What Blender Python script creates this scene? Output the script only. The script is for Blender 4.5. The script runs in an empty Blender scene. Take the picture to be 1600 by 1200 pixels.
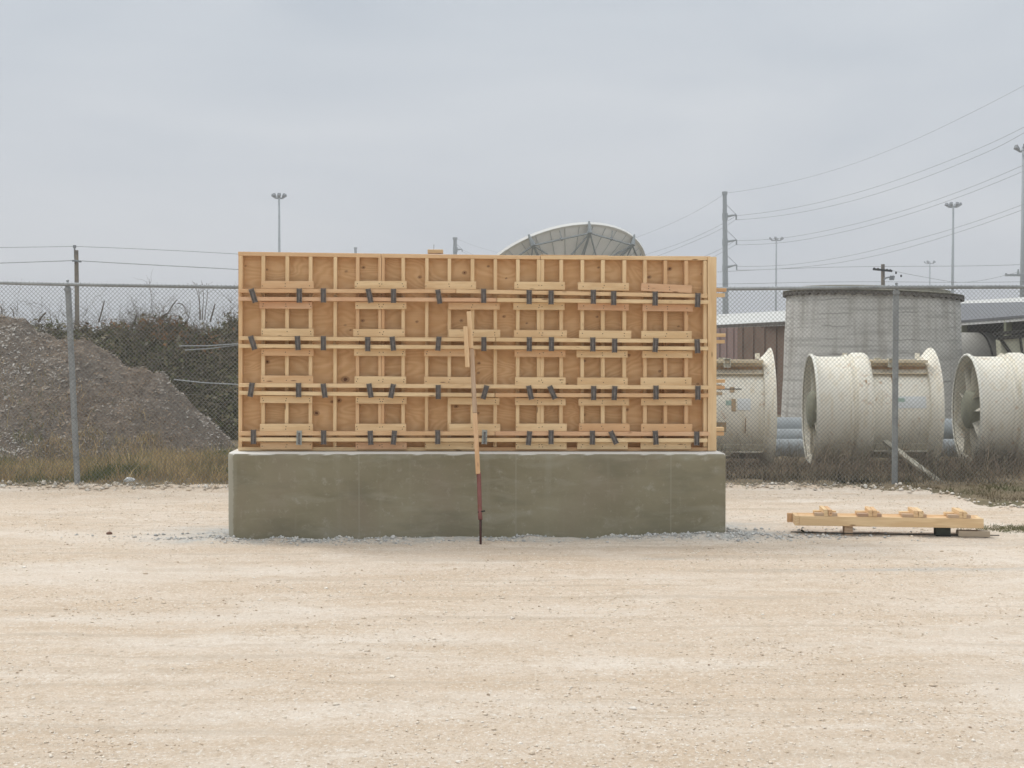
import bpy, math, random
import numpy as np
from mathutils import Vector, Matrix, noise
random.seed(7); rng = np.random.default_rng(7)
R = math.radians
S = bpy.context.scene
COL = S.collection

# ------------------------------------------------------------------ camera, sky, sun, exposure
F = 2000.0                      # focal length in pixels of the 1600 wide photograph
CAMZ = 1.6
PITCH = math.atan(55 / F)       # the horizon lies 55 px above the middle
cam = bpy.data.cameras.new("camera"); cam_o = bpy.data.objects.new("camera", cam); COL.objects.link(cam_o)
cam.sensor_width = 36; cam.lens = 36 * F / 1600; cam.clip_start = 0.1; cam.clip_end = 5000
cam_o.location = (0, 0, CAMZ); cam_o.rotation_euler = (R(90) - PITCH, 0, 0)
S.camera = cam_o
S.render.resolution_x = 1024; S.render.resolution_y = 768
S.view_settings.view_transform = 'Standard'; S.view_settings.look = 'None'
S.view_settings.exposure = 0; S.view_settings.gamma = 1

SUN_DIR = Vector((-0.52, 0.42, 0.86)).normalized()
sun = bpy.data.lights.new("sun", 'SUN'); sun_o = bpy.data.objects.new("sun", sun); COL.objects.link(sun_o)
sun.energy = 1.5; sun.angle = R(14); sun.color = (1.0, 0.96, 0.90)
sun_o.rotation_euler = SUN_DIR.to_track_quat('Z', 'Y').to_euler()

W = bpy.data.worlds.new("World"); S.world = W; W.use_nodes = True
nt = W.node_tree; nt.nodes.clear()
def wn(t, **k):
    n = nt.nodes.new(t)
    for a, b in k.items(): setattr(n, a, b)
    return n
sky = wn('ShaderNodeTexSky', sky_type='NISHITA', sun_disc=False)
sky.sun_elevation = math.asin(SUN_DIR.z); sky.sun_rotation = math.atan2(SUN_DIR.x, SUN_DIR.y)
sky.air_density = 1.0; sky.dust_density = 3.0
tc = wn('ShaderNodeTexCoord'); sep = wn('ShaderNodeSeparateXYZ'); nt.links.new(tc.outputs['Generated'], sep.inputs[0])
mp = wn('ShaderNodeMapping'); mp.inputs['Scale'].default_value = (1.0, 1.0, 3.6); nt.links.new(tc.outputs['Generated'], mp.inputs[0])
nz = wn('ShaderNodeTexNoise'); nz.inputs['Scale'].default_value = 2.6; nz.inputs['Detail'].default_value = 5; nz.inputs['Roughness'].default_value = .45
nz.inputs['Distortion'].default_value = .4
nt.links.new(mp.outputs[0], nz.inputs['Vector'])
# overcast cloud deck: level near the horizon, brighter overhead (standard overcast sky)
grad = wn('ShaderNodeValToRGB'); nt.links.new(sep.outputs['Z'], grad.inputs[0])
cr = grad.color_ramp; cr.elements[0].position = 0.0; cr.elements[0].color = (.60, .622, .648, 1)
cr.elements[1].position = 1.0; cr.elements[1].color = (1.24, 1.27, 1.28, 1)
for p, c in ((.05, (.60, .624, .652)), (.14, (.57, .602, .640)), (.26, (.52, .565, .615)), (.42, (.80, .85, .88))):
    e = cr.elements.new(p); e.color = (*c, 1)
cl = wn('ShaderNodeValToRGB'); nt.links.new(nz.outputs['Fac'], cl.inputs[0])
cl.color_ramp.elements[0].position = .32; cl.color_ramp.elements[0].color = (.885, .90, .92, 1)
cl.color_ramp.elements[1].position = .66; cl.color_ramp.elements[1].color = (1.09, 1.07, 1.05, 1)
mul = wn('ShaderNodeMix', data_type='RGBA', blend_type='MULTIPLY'); mul.inputs[0].default_value = 1
nt.links.new(grad.outputs[0], mul.inputs[6]); nt.links.new(cl.outputs[0], mul.inputs[7])
b1 = wn('ShaderNodeBackground'); nt.links.new(sky.outputs[0], b1.inputs[0]); b1.inputs[1].default_value = 0.05
b2 = wn('ShaderNodeBackground'); nt.links.new(mul.outputs[2], b2.inputs[0]); b2.inputs[1].default_value = 1.18
ms = wn('ShaderNodeMixShader'); ms.inputs[0].default_value = .97
nt.links.new(b1.outputs[0], ms.inputs[1]); nt.links.new(b2.outputs[0], ms.inputs[2])
wo = wn('ShaderNodeOutputWorld'); nt.links.new(ms.outputs[0], wo.inputs[0])

# ------------------------------------------------------------------ measuring helpers (photo pixels -> points in the place)
FW = Vector((0, math.cos(PITCH), -math.sin(PITCH))); UP = Vector((0, math.sin(PITCH), math.cos(PITCH)))
CAM = Vector((0, 0, CAMZ))
def ray(px, py): return FW + Vector(((px - 800) / F, 0, 0)) + UP * ((600 - py) / F)
def at(px, py, Y):
    d = ray(px, py); return CAM + d * (Y / d.y)
def ground(px, py, z=0.0):
    d = ray(px, py); return CAM + d * ((z - CAMZ) / d.z)
def fbm(x, y, z=0.0, s=1.0, o=4): return noise.fractal(Vector((x * s, y * s, z * s)), 1.0, 2.0, o)

# ------------------------------------------------------------------ material helpers
class M:
    def __init__(s, name, rough=.85, metal=0.0, spec=.3):
        s.m = bpy.data.materials.new(name); s.m.use_nodes = True; s.t = s.m.node_tree
        s.b = s.t.nodes['Principled BSDF']; s.b.inputs['Roughness'].default_value = rough
        s.b.inputs['Metallic'].default_value = metal; s.b.inputs['Specular IOR Level'].default_value = spec
        s.tc = s.t.nodes.new('ShaderNodeTexCoord')
    def l(s, a, b): s.t.links.new(a, b)
    def vec(s, scale=(1, 1, 1), src='Object', loc=(0, 0, 0), rnd=False):
        mp = s.t.nodes.new('ShaderNodeMapping'); mp.inputs['Scale'].default_value = scale; mp.inputs['Location'].default_value = loc
        s.l(s.tc.outputs[src], mp.inputs[0])
        if rnd:
            oi = s.t.nodes.new('ShaderNodeObjectInfo'); ml = s.t.nodes.new('ShaderNodeMath'); ml.operation = 'MULTIPLY'
            ml.inputs[1].default_value = 37.0; s.l(oi.outputs['Random'], ml.inputs[0]); s.l(ml.outputs[0], mp.inputs['Location'])
        return mp.outputs[0]
    def noise(s, v, scale=5, detail=4, rough=.55, dist=0.0):
        n = s.t.nodes.new('ShaderNodeTexNoise'); n.inputs['Scale'].default_value = scale; n.inputs['Detail'].default_value = detail
        n.inputs['Roughness'].default_value = rough; n.inputs['Distortion'].default_value = dist; s.l(v, n.inputs['Vector']); return n.outputs['Fac']
    def vor(s, v, scale=5, feature='F1', rand=1.0):
        n = s.t.nodes.new('ShaderNodeTexVoronoi'); n.feature = feature; n.inputs['Scale'].default_value = scale
        n.inputs['Randomness'].default_value = rand; s.l(v, n.inputs['Vector']); return n
    def wave(s, v, scale=5, dist=5, detail=2, ds=1.0, dirn='Y'):
        n = s.t.nodes.new('ShaderNodeTexWave'); n.bands_direction = dirn; n.inputs['Scale'].default_value = scale
        n.inputs['Distortion'].default_value = dist; n.inputs['Detail'].default_value = detail; n.inputs['Detail Scale'].default_value = ds
        s.l(v, n.inputs['Vector']); return n.outputs['Fac']
    def ramp(s, f, stops, interp='LINEAR'):
        n = s.t.nodes.new('ShaderNodeValToRGB'); n.color_ramp.interpolation = interp
        e = n.color_ramp.elements
        while len(e) > 1: e.remove(e[-1])
        for i, (p, c) in enumerate(stops):
            if not hasattr(c, '__len__'): c = (c, c, c)
            x = e[0] if i == 0 else e.new(p)
            x.position = p; x.color = (*c, 1)
        s.l(f, n.inputs[0]); return n.outputs[0]
    def mix(s, f, a, b, mode='MIX'):
        n = s.t.nodes.new('ShaderNodeMix'); n.data_type = 'RGBA'; n.blend_type = mode
        for v, i in ((f, 0), (a, 6), (b, 7)):
            if hasattr(v, 'is_output'): s.l(v, n.inputs[i])
            elif i == 0: n.inputs[0].default_value = v
            else: n.inputs[i].default_value = (*v, 1)
        return n.outputs[2]
    def math(s, op, a, b=0.0, clamp=False):
        n = s.t.nodes.new('ShaderNodeMath'); n.operation = op; n.use_clamp = clamp
        for v, i in ((a, 0), (b, 1)):
            if hasattr(v, 'is_output'): s.l(v, n.inputs[i])
            else: n.inputs[i].default_value = v
        return n.outputs[0]
    def attr(s, name):
        n = s.t.nodes.new('ShaderNodeAttribute'); n.attribute_name = name; return n.outputs['Fac']
    def objrand(s):
        return s.t.nodes.new('ShaderNodeObjectInfo').outputs['Random']
    def color(s, c):
        if hasattr(c, 'is_output'): s.l(c, s.b.inputs['Base Color'])
        else: s.b.inputs['Base Color'].default_value = (*c, 1)
        return s
    def bump(s, h, strength=.5, dist=.01):
        n = s.t.nodes.new('ShaderNodeBump'); n.inputs['Strength'].default_value = strength; n.inputs['Distance'].default_value = dist
        s.l(h, n.inputs['Height']); s.l(n.outputs[0], s.b.inputs['Normal']); return s

def wood(name, a, b, knot=(.16, .07, .03), red=(.55, .27, .13)):
    m = M(name, .75)
    v = m.vec((2.2, 14, 14), rnd=True); v2 = m.vec((1, 1, 1), rnd=True)
    g = m.wave(v, .9, 7, 3, 1.2)
    c = m.mix(m.ramp(g, [(.15, 0), (.85, 1)]), a, b)
    fine = m.noise(m.vec((6, 160, 160), rnd=True), 1.0, 3)
    c = m.mix(m.ramp(fine, [(.3, 0), (.75, .35)]), c, tuple(x * .62 for x in b))
    c = m.mix(m.ramp(m.objrand(), [(.0, .0), (.45, .08), (.7, .14), (.78, .36), (1, .55)]), c, red)
    c = m.mix(m.ramp(m.noise(v2, 1.7, 3), [(.35, 0), (.7, .22)]), c, (.78, .62, .40))
    k = m.vor(m.vec((3.2, 16, 16), rnd=True), 1.0)
    c = m.mix(m.ramp(k.outputs['Distance'], [(.0, .9), (.06, .75), (.11, 0)]), c, knot)
    m.color(c).bump(fine, .25, .002); return m.m
PINE = wood('pine_board', (.70, .495, .275), (.80, .60, .355))
PINE_R = wood('reddish_pine', (.64, .38, .22), (.72, .47, .29), red=(.60, .34, .20))
PINE_D = wood('weathered_board', (.42, .28, .18), (.50, .36, .25), red=(.40, .24, .16))
def plywood():
    m = M('plywood', .7)
    v = m.vec((1.0, 1, 2.6), loc=(3, 0, 1))
    n_ = m.noise(m.vec((.9, 1, 2.3), loc=(3, 0, 1), rnd=True), 1.5, 2, .45, .5)
    g = m.math('ADD', m.math('MULTIPLY', m.math('SINE', m.math('MULTIPLY', n_, 105)), .5), .5)
    g = m.math('ADD', m.math('MULTIPLY', g, .62), m.math('MULTIPLY', m.noise(m.vec((2, 1, 9), rnd=True), 2.2, 3), .38))
    c = m.mix(m.ramp(g, [(.1, 0), (.5, .55), (.9, 1)]), (.61, .385, .195), (.73, .50, .285))
    c = m.mix(m.ramp(m.noise(m.vec((.9, 1, 1.4)), 1.6, 4), [(.35, 0), (.75, .5)]), c, (.56, .315, .14))
    c = m.mix(m.ramp(m.noise(m.vec((3, 1, 60)), 1.5, 4), [(.35, 0), (.7, .22)]), c, (.46, .27, .13))
    kn = m.attr('knot'); c = m.mix(m.ramp(kn, [(.15, 0), (.42, .55), (.62, .35), (.78, .95)]), c, (.13, .055, .03))
    k = m.vor(m.vec((1, 1, 1.25)), 3.1)
    kk = m.math('MULTIPLY', m.ramp(k.outputs['Distance'], [(0, 1), (.045, .85), (.085, 0)]), m.ramp(m.noise(m.vec(), 2.1, 1), [(.56, 0), (.62, 1)]))
    c = m.mix(kk, c, (.12, .05, .025))
    m.color(c); return m.m
PLY = plywood()
def concrete_olive():
    m = M('damp_concrete', .8)
    v = m.vec((.55, 1, 1))
    c = m.mix(m.ramp(m.noise(v, 2.2, 5, .6), [(.3, 0), (.7, 1)]), (.200, .178, .115), (.270, .246, .172))
    c = m.mix(m.ramp(m.noise(m.vec((.7, 1, 2.6)), 3.0, 6, .65, .6), [(.52, 0), (.64, .35), (.8, .5)]), c, (.33, .315, .25))
    c = m.mix(m.ramp(m.noise(m.vec((1, 1, 1)), 11, 6, .75), [(.56, 0), (.64, .42)]), c, (.38, .365, .31))
    c = m.mix(m.ramp(m.noise(m.vec((1.2, 1, .5), loc=(5, 5, 0)), 1.7, 3), [(.46, 0), (.7, .6)]), c, (.235, .195, .145))
    c = m.mix(m.ramp(m.noise(m.vec((.5, 1, 1.6), loc=(2, 0, 3)), 1.9, 5, .6), [(.5, 0), (.68, .55)]), c, (.135, .128, .088))
    c = m.mix(m.ramp(m.noise(m.vec((5, 1, .35), loc=(1, 0, 0)), 1.6, 4, .6), [(.58, 0), (.72, .35)]), c, (.30, .285, .225))
    jx = m.t.nodes.new('ShaderNodeSeparateXYZ'); m.l(m.tc.outputs['Object'], jx.inputs[0])
    jd = m.math('ABSOLUTE', m.math('SUBTRACT', m.math('MODULO', m.math('ADD', jx.outputs['X'], 2.44 - 1.5), 1.32), .66))
    c = m.mix(m.ramp(jd, [(0, .5), (.006, 0)]), c, (.33, .32, .27))
    p = m.vor(m.vec(), 24)
    c = m.mix(m.math('MULTIPLY', m.ramp(p.outputs['Distance'], [(0, .8), (.07, 0)]), m.ramp(m.noise(m.vec(), 3, 1), [(.5, 0), (.6, 1)])), c, (.42, .42, .38))
    sp = m.t.nodes.new('ShaderNodeSeparateXYZ'); m.l(m.tc.outputs['Normal'], sp.inputs[0])
    so = m.t.nodes.new('ShaderNodeSeparateXYZ'); m.l(m.tc.outputs['Object'], so.inputs[0])
    xx = m.math('ADD', m.math('MULTIPLY', so.outputs['X'], -1), m.math('MULTIPLY', m.math('SUBTRACT', m.noise(m.vec(), 9, 4, .7), .5), .05))
    c = m.mix(m.ramp(xx, [(.0, 0), (.012, .85)]), c, (.36, .345, .285))       # the dried chamfer at the left end
    c = m.mix(m.ramp(sp.outputs['Z'], [(.5, 0), (.8, 1)]), c, (.72, .71, .68))   # dried pale laitance on the trowelled top
    m.color(c).bump(m.noise(m.vec(), 30, 5), .3, .004); return m.m
CONC = concrete_olive()
def ground_mat():
    m = M('caliche_ground', .95, spec=.15)
    v = m.vec((1, 1, 1))
    c = m.mix(m.ramp(m.noise(v, .45, 5, .6), [(.32, 0), (.68, 1)]), (.675, .565, .455), (.735, .625, .515))
    c = m.mix(m.ramp(m.noise(m.vec((.35, 1.7, 1)), 1.5, 6, .62, .5), [(.38, 0), (.66, .75)]), c, (.61, .47, .335))
    c = m.mix(m.ramp(m.noise(m.vec((.4, 2.4, 1), loc=(9, 2, 0)), 1.1, 5, .6, .3), [(.52, 0), (.70, .7)]), c, (.80, .72, .63))
    c = m.mix(m.ramp(m.noise(v, 7, 6, .7), [(.46, 0), (.68, .6)]), c, (.56, .44, .32))
    c = m.mix(m.ramp(m.noise(v, 28, 5, .7), [(.52, 0), (.66, .55)]), c, (.48, .37, .27))
    c = m.mix(m.ramp(m.noise(m.vec(loc=(4, 4, 4)), 36, 4, .7), [(.55, 0), (.70, .6)]), c, (.76, .70, .61))
    c = m.mix(m.ramp(m.noise(m.vec(loc=(1, 8, 2)), 70, 3, .8), [(.53, 0), (.65, .5)]), c, (.46, .36, .26))
    c = m.mix(m.ramp(m.noise(m.vec(loc=(6, 1, 2)), 55, 3, .8), [(.55, 0), (.64, .8)]), c, (.86, .81, .74))
    k = m.vor(m.vec((1, 1, 1)), 11)
    c = m.mix(m.math('MULTIPLY', m.ramp(k.outputs['Distance'], [(0, .8), (.13, .5), (.2, 0)]), m.ramp(m.noise(v, 2.3, 4), [(.5, 0), (.62, 1)])), c, (.33, .26, .19))
    trk = m.noise(m.vec((.22, 5.5, 1), loc=(3, 7, 0)), 1.3, 4, .55, .6)
    c = m.mix(m.ramp(trk, [(.54, 0), (.66, .5)]), c, (.52, .43, .335))
    c = m.mix(m.ramp(m.noise(m.vec((.6, 1.3, 1), loc=(8, 3, 1)), .9, 6, .65, .4), [(.50, 0), (.62, .38)]), c, (.80, .73, .65))
    c = m.mix(m.ramp(m.noise(m.vec((1, 2, 1), loc=(2, 5, 1)), 3.1, 5, .7), [(.60, 0), (.70, .55)]), c, (.54, .42, .30))
    # grey concrete spill
    sp = m.math('MULTIPLY', m.attr('spill'), m.ramp(m.noise(v, 9, 5, .7), [(.30, .25), (.55, 1)]))
    c = m.mix(sp, c, m.mix(m.ramp(m.noise(v, 24, 5, .75), [(.4, 0), (.65, 1)]), (.40, .40, .385), (.62, .61, .58)))
    # soil with dead grass beyond the pad
    d = m.mix(m.ramp(m.noise(v, 3.5, 6, .7), [(.35, 0), (.65, 1)]), (.15, .12, .08), (.30, .24, .16))
    d = m.mix(m.ramp(m.noise(v, 1.1, 4, .6), [(.5, 0), (.68, .6)]), d, (.12, .125, .065))
    f = m.math('ADD', m.attr('dirt'), m.math('MULTIPLY', m.math('SUBTRACT', m.noise(v, 6, 6, .75), .5), 1.6))
    c = m.mix(m.ramp(f, [(.44, 0), (.56, 1)]), c, d)
    m.color(c).bump(m.math('ADD', m.noise(v, 20, 7, .8), m.math('MULTIPLY', m.noise(v, 80, 3), .4)), .7, .024); return m.m
GROUND = ground_mat()
def varied(name, cols, scale=6, rough=.9, attr='rnd', noise_scale=None):
    """colour by a per-piece random value stored on the mesh"""
    m = M(name, rough, spec=.15)
    n = len(cols); c = m.ramp(m.attr(attr), [(i / max(1, n - 1), x) for i, x in enumerate(cols)])
    if noise_scale: c = m.mix(m.ramp(m.noise(m.vec(), noise_scale, 4), [(.35, 0), (.65, .35)]), c, tuple(.6 * k for k in cols[0]))
    m.color(c); return m.m
def steel(name, col, rough=.55, metal=.3, rust=0.0, scale=8):
    m = M(name, rough, metal)
    c = m.mix(m.ramp(m.noise(m.vec(), scale, 5, .65), [(.3, 0), (.7, 1)]), tuple(.82 * k for k in col), tuple(min(1, 1.12 * k) for k in col))
    if rust: c = m.mix(m.ramp(m.noise(m.vec(), scale * .8, 6, .7), [(.55, 0), (.62, rust)]), c, (.20, .085, .04))
    m.color(c); return m.m
GALV = steel('galvanised_steel', (.34, .36, .37)); GALV_P = steel('galvanised_pipe', (.30, .325, .34), .6, .1, scale=3)
WIRE = steel('fence_wire', (.23, .235, .225), .7, .1)
FAR = steel('far_steel', (.34, .37, .385), .7, .1, scale=.3)
FARLAMP = steel('far_lamp', (.25, .27, .285), .7, .1)
CABLE = steel('cable', (.38, .40, .41), .7, 0)
CLAMP = steel('clamp_steel', (.175, .158, .145), .7, .1, .35, 30); CLAMP_N = steel('clean_clamp_steel', (.40, .42, .40), .5, .4, scale=30)
WEDGE = steel('wedge_steel', (.17, .155, .145), .6, .2, scale=30)
POLEWOOD = wood('pole_wood', (.12, .105, .085), (.17, .15, .125), (.06, .05, .04), (.13, .11, .09))
def paint_cream(name, base, dirty=.5):
    m = M(name, .55, spec=.4)
    v = m.vec(rnd=True)
    c = m.mix(m.ramp(m.noise(v, 1.8, 4), [(.3, 0), (.7, 1)]), base, tuple(k * .86 for k in base))
    st = m.noise(m.vec((7, 7, .9), rnd=True), 2.0, 5, .7)
    c = m.mix(m.ramp(st, [(.50, 0), (.70, dirty)]), c, (.55, .44, .27))
    c = m.mix(m.ramp(m.noise(v, 9, 6, .75), [(.60, 0), (.65, .7)]), c, (.44, .26, .13))
    sp = m.t.nodes.new('ShaderNodeSeparateXYZ'); m.l(m.tc.outputs['Object'], sp.inputs[0])
    low = m.math('MULTIPLY', m.ramp(m.noise(m.vec(), 5, 5, .7), [(.3, .2), (.65, 1)]), m.ramp(m.math('MULTIPLY', sp.outputs['Z'], -1), [(.40, 0), (.80, .40)]))
    c = m.mix(low, c, (.40, .37, .29))                       # mud and algae splashed on the lower half
    m.color(c); return m.m
CREAM = paint_cream('cream_paint', (.87, .83, .725), .55); CREAM_R = paint_cream('rusty_cream_paint', (.72, .62, .45), .9)
CREAM_D = paint_cream('grey_cream_paint', (.62, .60, .50), .3)
def simple(name, col, rough=.8, s=4, amt=.25):
    m = M(name, rough); m.color(m.mix(m.ramp(m.noise(m.vec(), s, 5, .65), [(.3, 0), (.7, 1)]), col, tuple(k * (1 - amt) for k in col))); return m.m
HUBM = simple('hub_paint', (.33, .33, .25), .7, 4, .3)
RUST = simple('rust', (.48, .31, .17), .8, 12, .5)
def silo_mat():
    m = M('weathered_concrete', .9)
    c = m.mix(m.ramp(m.noise(m.vec((1, 1, 1)), 1.1, 5, .6), [(.3, 0), (.7, 1)]), (.54, .53, .50), (.64, .63, .60))
    c = m.mix(m.ramp(m.noise(m.vec((.6, .6, 9)), 1.3, 4, .6), [(.5, 0), (.66, .6)]), c, (.31, .30, .285))
    w = m.wave(m.vec((.5, .5, 1)), 1.25, 2.2, 3, 2, 'Z')
    c = m.mix(m.math('MULTIPLY', m.ramp(w, [(0, .6), (.03, 0)]), m.ramp(m.noise(m.vec((1, 1, .4)), 1.5, 3), [(.48, 0), (.62, 1)])), c, (.17, .165, .155))
    c = m.mix(m.ramp(m.noise(m.vec((3, 3, .25)), 1.7, 4, .6), [(.50, 0), (.66, .6)]), c, (.31, .285, .25))
    c = m.mix(m.ramp(m.noise(m.vec(), 7, 6, .75), [(.56, 0), (.70, .45)]), c, (.64, .63, .60))
    m.color(c).bump(m.noise(m.vec((1, 1, 3)), 6, 5), .4, .03); return m.m
SILO = silo_mat()
SIDING = simple('brown_siding', (.235, .16, .12), .8, 3, .3); SIDING_R = simple('reddish_siding', (.32, .22, .20), .8, 3, .15)
ROOF_L = simple('pale_metal_roof', (.62, .62, .60), .6, 1.5, .15); ROOF_D = simple('dark_metal_roof', (.16, .165, .18), .6, 1, .2)
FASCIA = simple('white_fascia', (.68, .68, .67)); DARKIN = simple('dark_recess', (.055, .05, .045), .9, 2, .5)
LID = simple('weathered_lid', (.26, .25, .20), .9, 5, .4); LIDEDGE = simple('dark_lid_edge', (.14, .125, .11), .9, 8, .4)
DISH = simple('dish_panel', (.88, .88, .85), .7, 1.2, .1); DISHRIM = simple('dish_rim', (.82, .82, .79), .6, 1, .05); DISHTUBE = simple('dish_truss', (.38, .41, .42), .7, 3, .2); DISHRIB = simple('dish_rib', (.60, .62, .61), .7, 3, .2)
STICK = simple('paper_label', (.76, .78, .78), .7, 20, .15); TAPE = simple('tan_tape', (.50, .36, .22), .7, 20, .3); GREENM = simple('green_mark', (.40, .52, .45), .7, 30, .3)
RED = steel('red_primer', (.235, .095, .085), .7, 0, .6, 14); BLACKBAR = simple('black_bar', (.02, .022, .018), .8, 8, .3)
GREYWOOD = wood('grey_board', (.36, .30, .22), (.44, .37, .28), red=(.34, .27, .2)); DARKBLOCK = simple('dark_block', (.045, .05, .04), .9, 20, .4)

# ------------------------------------------------------------------ object helpers
def tag(o, label=None, cat=None, group=None, kind=None):
    if label: o['label'] = label
    if cat: o['category'] = cat
    if group: o['group'] = group
    if kind: o['kind'] = kind
    return o
WM = {}
def link(o, parent=None, mw=None):
    COL.objects.link(o); mw = mw or Matrix()
    if parent is not None:
        o.parent = parent; o.matrix_basis = WM[parent.name].inverted() @ mw
    else: o.matrix_basis = mw
    WM[o.name] = mw.copy(); return o
def empty(name, loc, rz=0, label=None, cat=None, group=None):
    o = bpy.data.objects.new(name, None); o.empty_display_size = .2
    link(o, None, Matrix.Translation(Vector(loc)) @ Matrix.Rotation(rz, 4, 'Z'))
    return tag(o, label, cat, group)
def mobj(name, verts, faces, mat, parent=None, mw=None, smooth=False, attrs=None, local=False):
    """verts in world coordinates unless local=True; the object's origin is at mw"""
    mw = mw or (WM[parent.name] if parent is not None else Matrix())
    V = np.asarray(verts, dtype=float).reshape(-1, 3)
    if not local:
        inv = np.array(mw.inverted()); V = V @ inv[:3, :3].T + inv[:3, 3]
    me = bpy.data.meshes.new(name)
    if isinstance(faces, np.ndarray) and faces.ndim == 2:
        nf, k = faces.shape
        me.vertices.add(len(V)); me.vertices.foreach_set('co', V.ravel())
        me.loops.add(nf * k); me.loops.foreach_set('vertex_index', faces.ravel().astype(np.int32))
        me.polygons.add(nf); me.polygons.foreach_set('loop_start', np.arange(0, nf * k, k, dtype=np.int32))
        me.update(calc_edges=True)
    else: me.from_pydata(V.tolist(), [], faces)
    if attrs:
        for k, a in attrs.items():
            at_ = me.attributes.new(k, 'FLOAT', 'POINT'); at_.data.foreach_set('value', np.asarray(a, dtype=np.float32))
    if smooth: me.polygons.foreach_set('use_smooth', [True] * len(me.polygons))
    if mat is not None: me.materials.append(mat)
    return link(bpy.data.objects.new(name, me), parent, mw)
BOXF = [(0, 3, 2, 1), (4, 5, 6, 7), (0, 1, 5, 4), (1, 2, 6, 5), (2, 3, 7, 6), (3, 0, 4, 7)]
def boxv(x0, x1, y0, y1, z0, z1):
    return [(x0, y0, z0), (x1, y0, z0), (x1, y1, z0), (x0, y1, z0), (x0, y0, z1), (x1, y0, z1), (x1, y1, z1), (x0, y1, z1)]
class MB:
    def __init__(s): s.v = []; s.f = []
    def add(s, v, f):
        n = len(s.v); s.v += [tuple(p) for p in v]; s.f += [tuple(i + n for i in q) for q in f]; return s
    def box(s, x0, x1, y0, y1, z0, z1): return s.add(boxv(x0, x1, y0, y1, z0, z1), BOXF)
    def bar(s, p0, p1, w, h, up=Vector((0, 0, 1))):
        p0, p1 = Vector(p0), Vector(p1); d = (p1 - p0).normalized(); a = d.cross(up)
        a = a.normalized() if a.length > 1e-6 else Vector((1, 0, 0)); b = a.cross(d)
        c = [(-1, -1), (1, -1), (1, 1), (-1, 1)]
        return s.add([p + a * (i * w / 2) + b * (j * h / 2) for p in (p0, p1) for i, j in c], BOXF)
    def tube(s, pts, r, n=8, cap=True):
        pts = [Vector(p) for p in pts]; m = len(pts); rr = r if hasattr(r, '__len__') else [r] * m
        V = []; 
        for i, p in enumerate(pts):
            d = (pts[min(i + 1, m - 1)] - pts[max(i - 1, 0)]).normalized()
            a = d.cross(Vector((0, 0, 1)) if abs(d.z) < .9 else Vector((1, 0, 0))).normalized(); b = d.cross(a)
            for k in range(n):
                t = 2 * math.pi * k / n; V.append(p + (a * math.cos(t) + b * math.sin(t)) * rr[i])
        f = [(i * n + k, i * n + (k + 1) % n, (i + 1) * n + (k + 1) % n, (i + 1) * n + k) for i in range(m - 1) for k in range(n)]
        if cap: f += [tuple(range(n))[::-1], tuple(range((m - 1) * n, m * n))]
        return s.add(V, f)
    def lathe(s, prof, n=48, axis='X', close=False):
        """prof: (s, r) pairs along the axis"""
        V = []
        for a, r in prof:
            for k in range(n):
                t = 2 * math.pi * k / n
                V.append((a, r * math.cos(t), r * math.sin(t)) if axis == 'X' else (r * math.cos(t), r * math.sin(t), a))
        m = len(prof)
        f = [(i * n + k, i * n + (k + 1) % n, ((i + 1) % m) * n + (k + 1) % n, ((i + 1) % m) * n + k) for i in range(m if close else m - 1) for k in range(n)]
        return s.add(V, f)
    def build(s, name, mat, parent=None, mw=None, smooth=False, local=False):
        return mobj(name, s.v, s.f, mat, parent, mw, smooth, local=local)
def autosmooth(o, ang=35):
    me = o.data; me.polygons.foreach_set('use_smooth', [True] * len(me.polygons)); me.set_sharp_from_angle(angle=R(ang)); return o
def plank(name, p0, p1, w, d, mat, parent=None, n=Vector((0, -1, 0)), bow=0.0):
    """board from p0 to p1 (centres of its ends); w = width seen from direction n, d = depth along n. Local X runs with the grain."""
    p0, p1 = Vector(p0), Vector(p1); x = (p1 - p0); L = x.length; x.normalize()
    y = -Vector(n); y = (y - x * y.dot(x)).normalized(); z = x.cross(y)
    mw = Matrix((x, y, z)).transposed().to_4x4(); mw.translation = (p0 + p1) / 2
    e = .0022; h = L / 2; a = d / 2; b = w / 2
    V = []; F_ = []
    segs = [-h, -h + e, 0, h - e, h]
    for i, s_ in enumerate(segs):
        k = e if i in (0, 4) else 0; off = bow * (1 - (s_ / h) ** 2)
        for (yy, zz) in ((-a + e, -b + k), (a - e, -b + k), (a - k, -b + e), (a - k, b - e), (a - e, b - k), (-a + e, b - k), (-a + k, b - e), (-a + k, -b + e)):
            V.append((s_, yy, zz + off))
    for i in range(4):
        for k in range(8): F_.append((i * 8 + k, i * 8 + (k + 1) % 8, (i + 1) * 8 + (k + 1) % 8, (i + 1) * 8 + k))
    F_ += [tuple(range(7, -1, -1)), tuple(range(32, 40))]
    return mobj(name, V, F_, mat, parent, mw, local=True)

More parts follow.
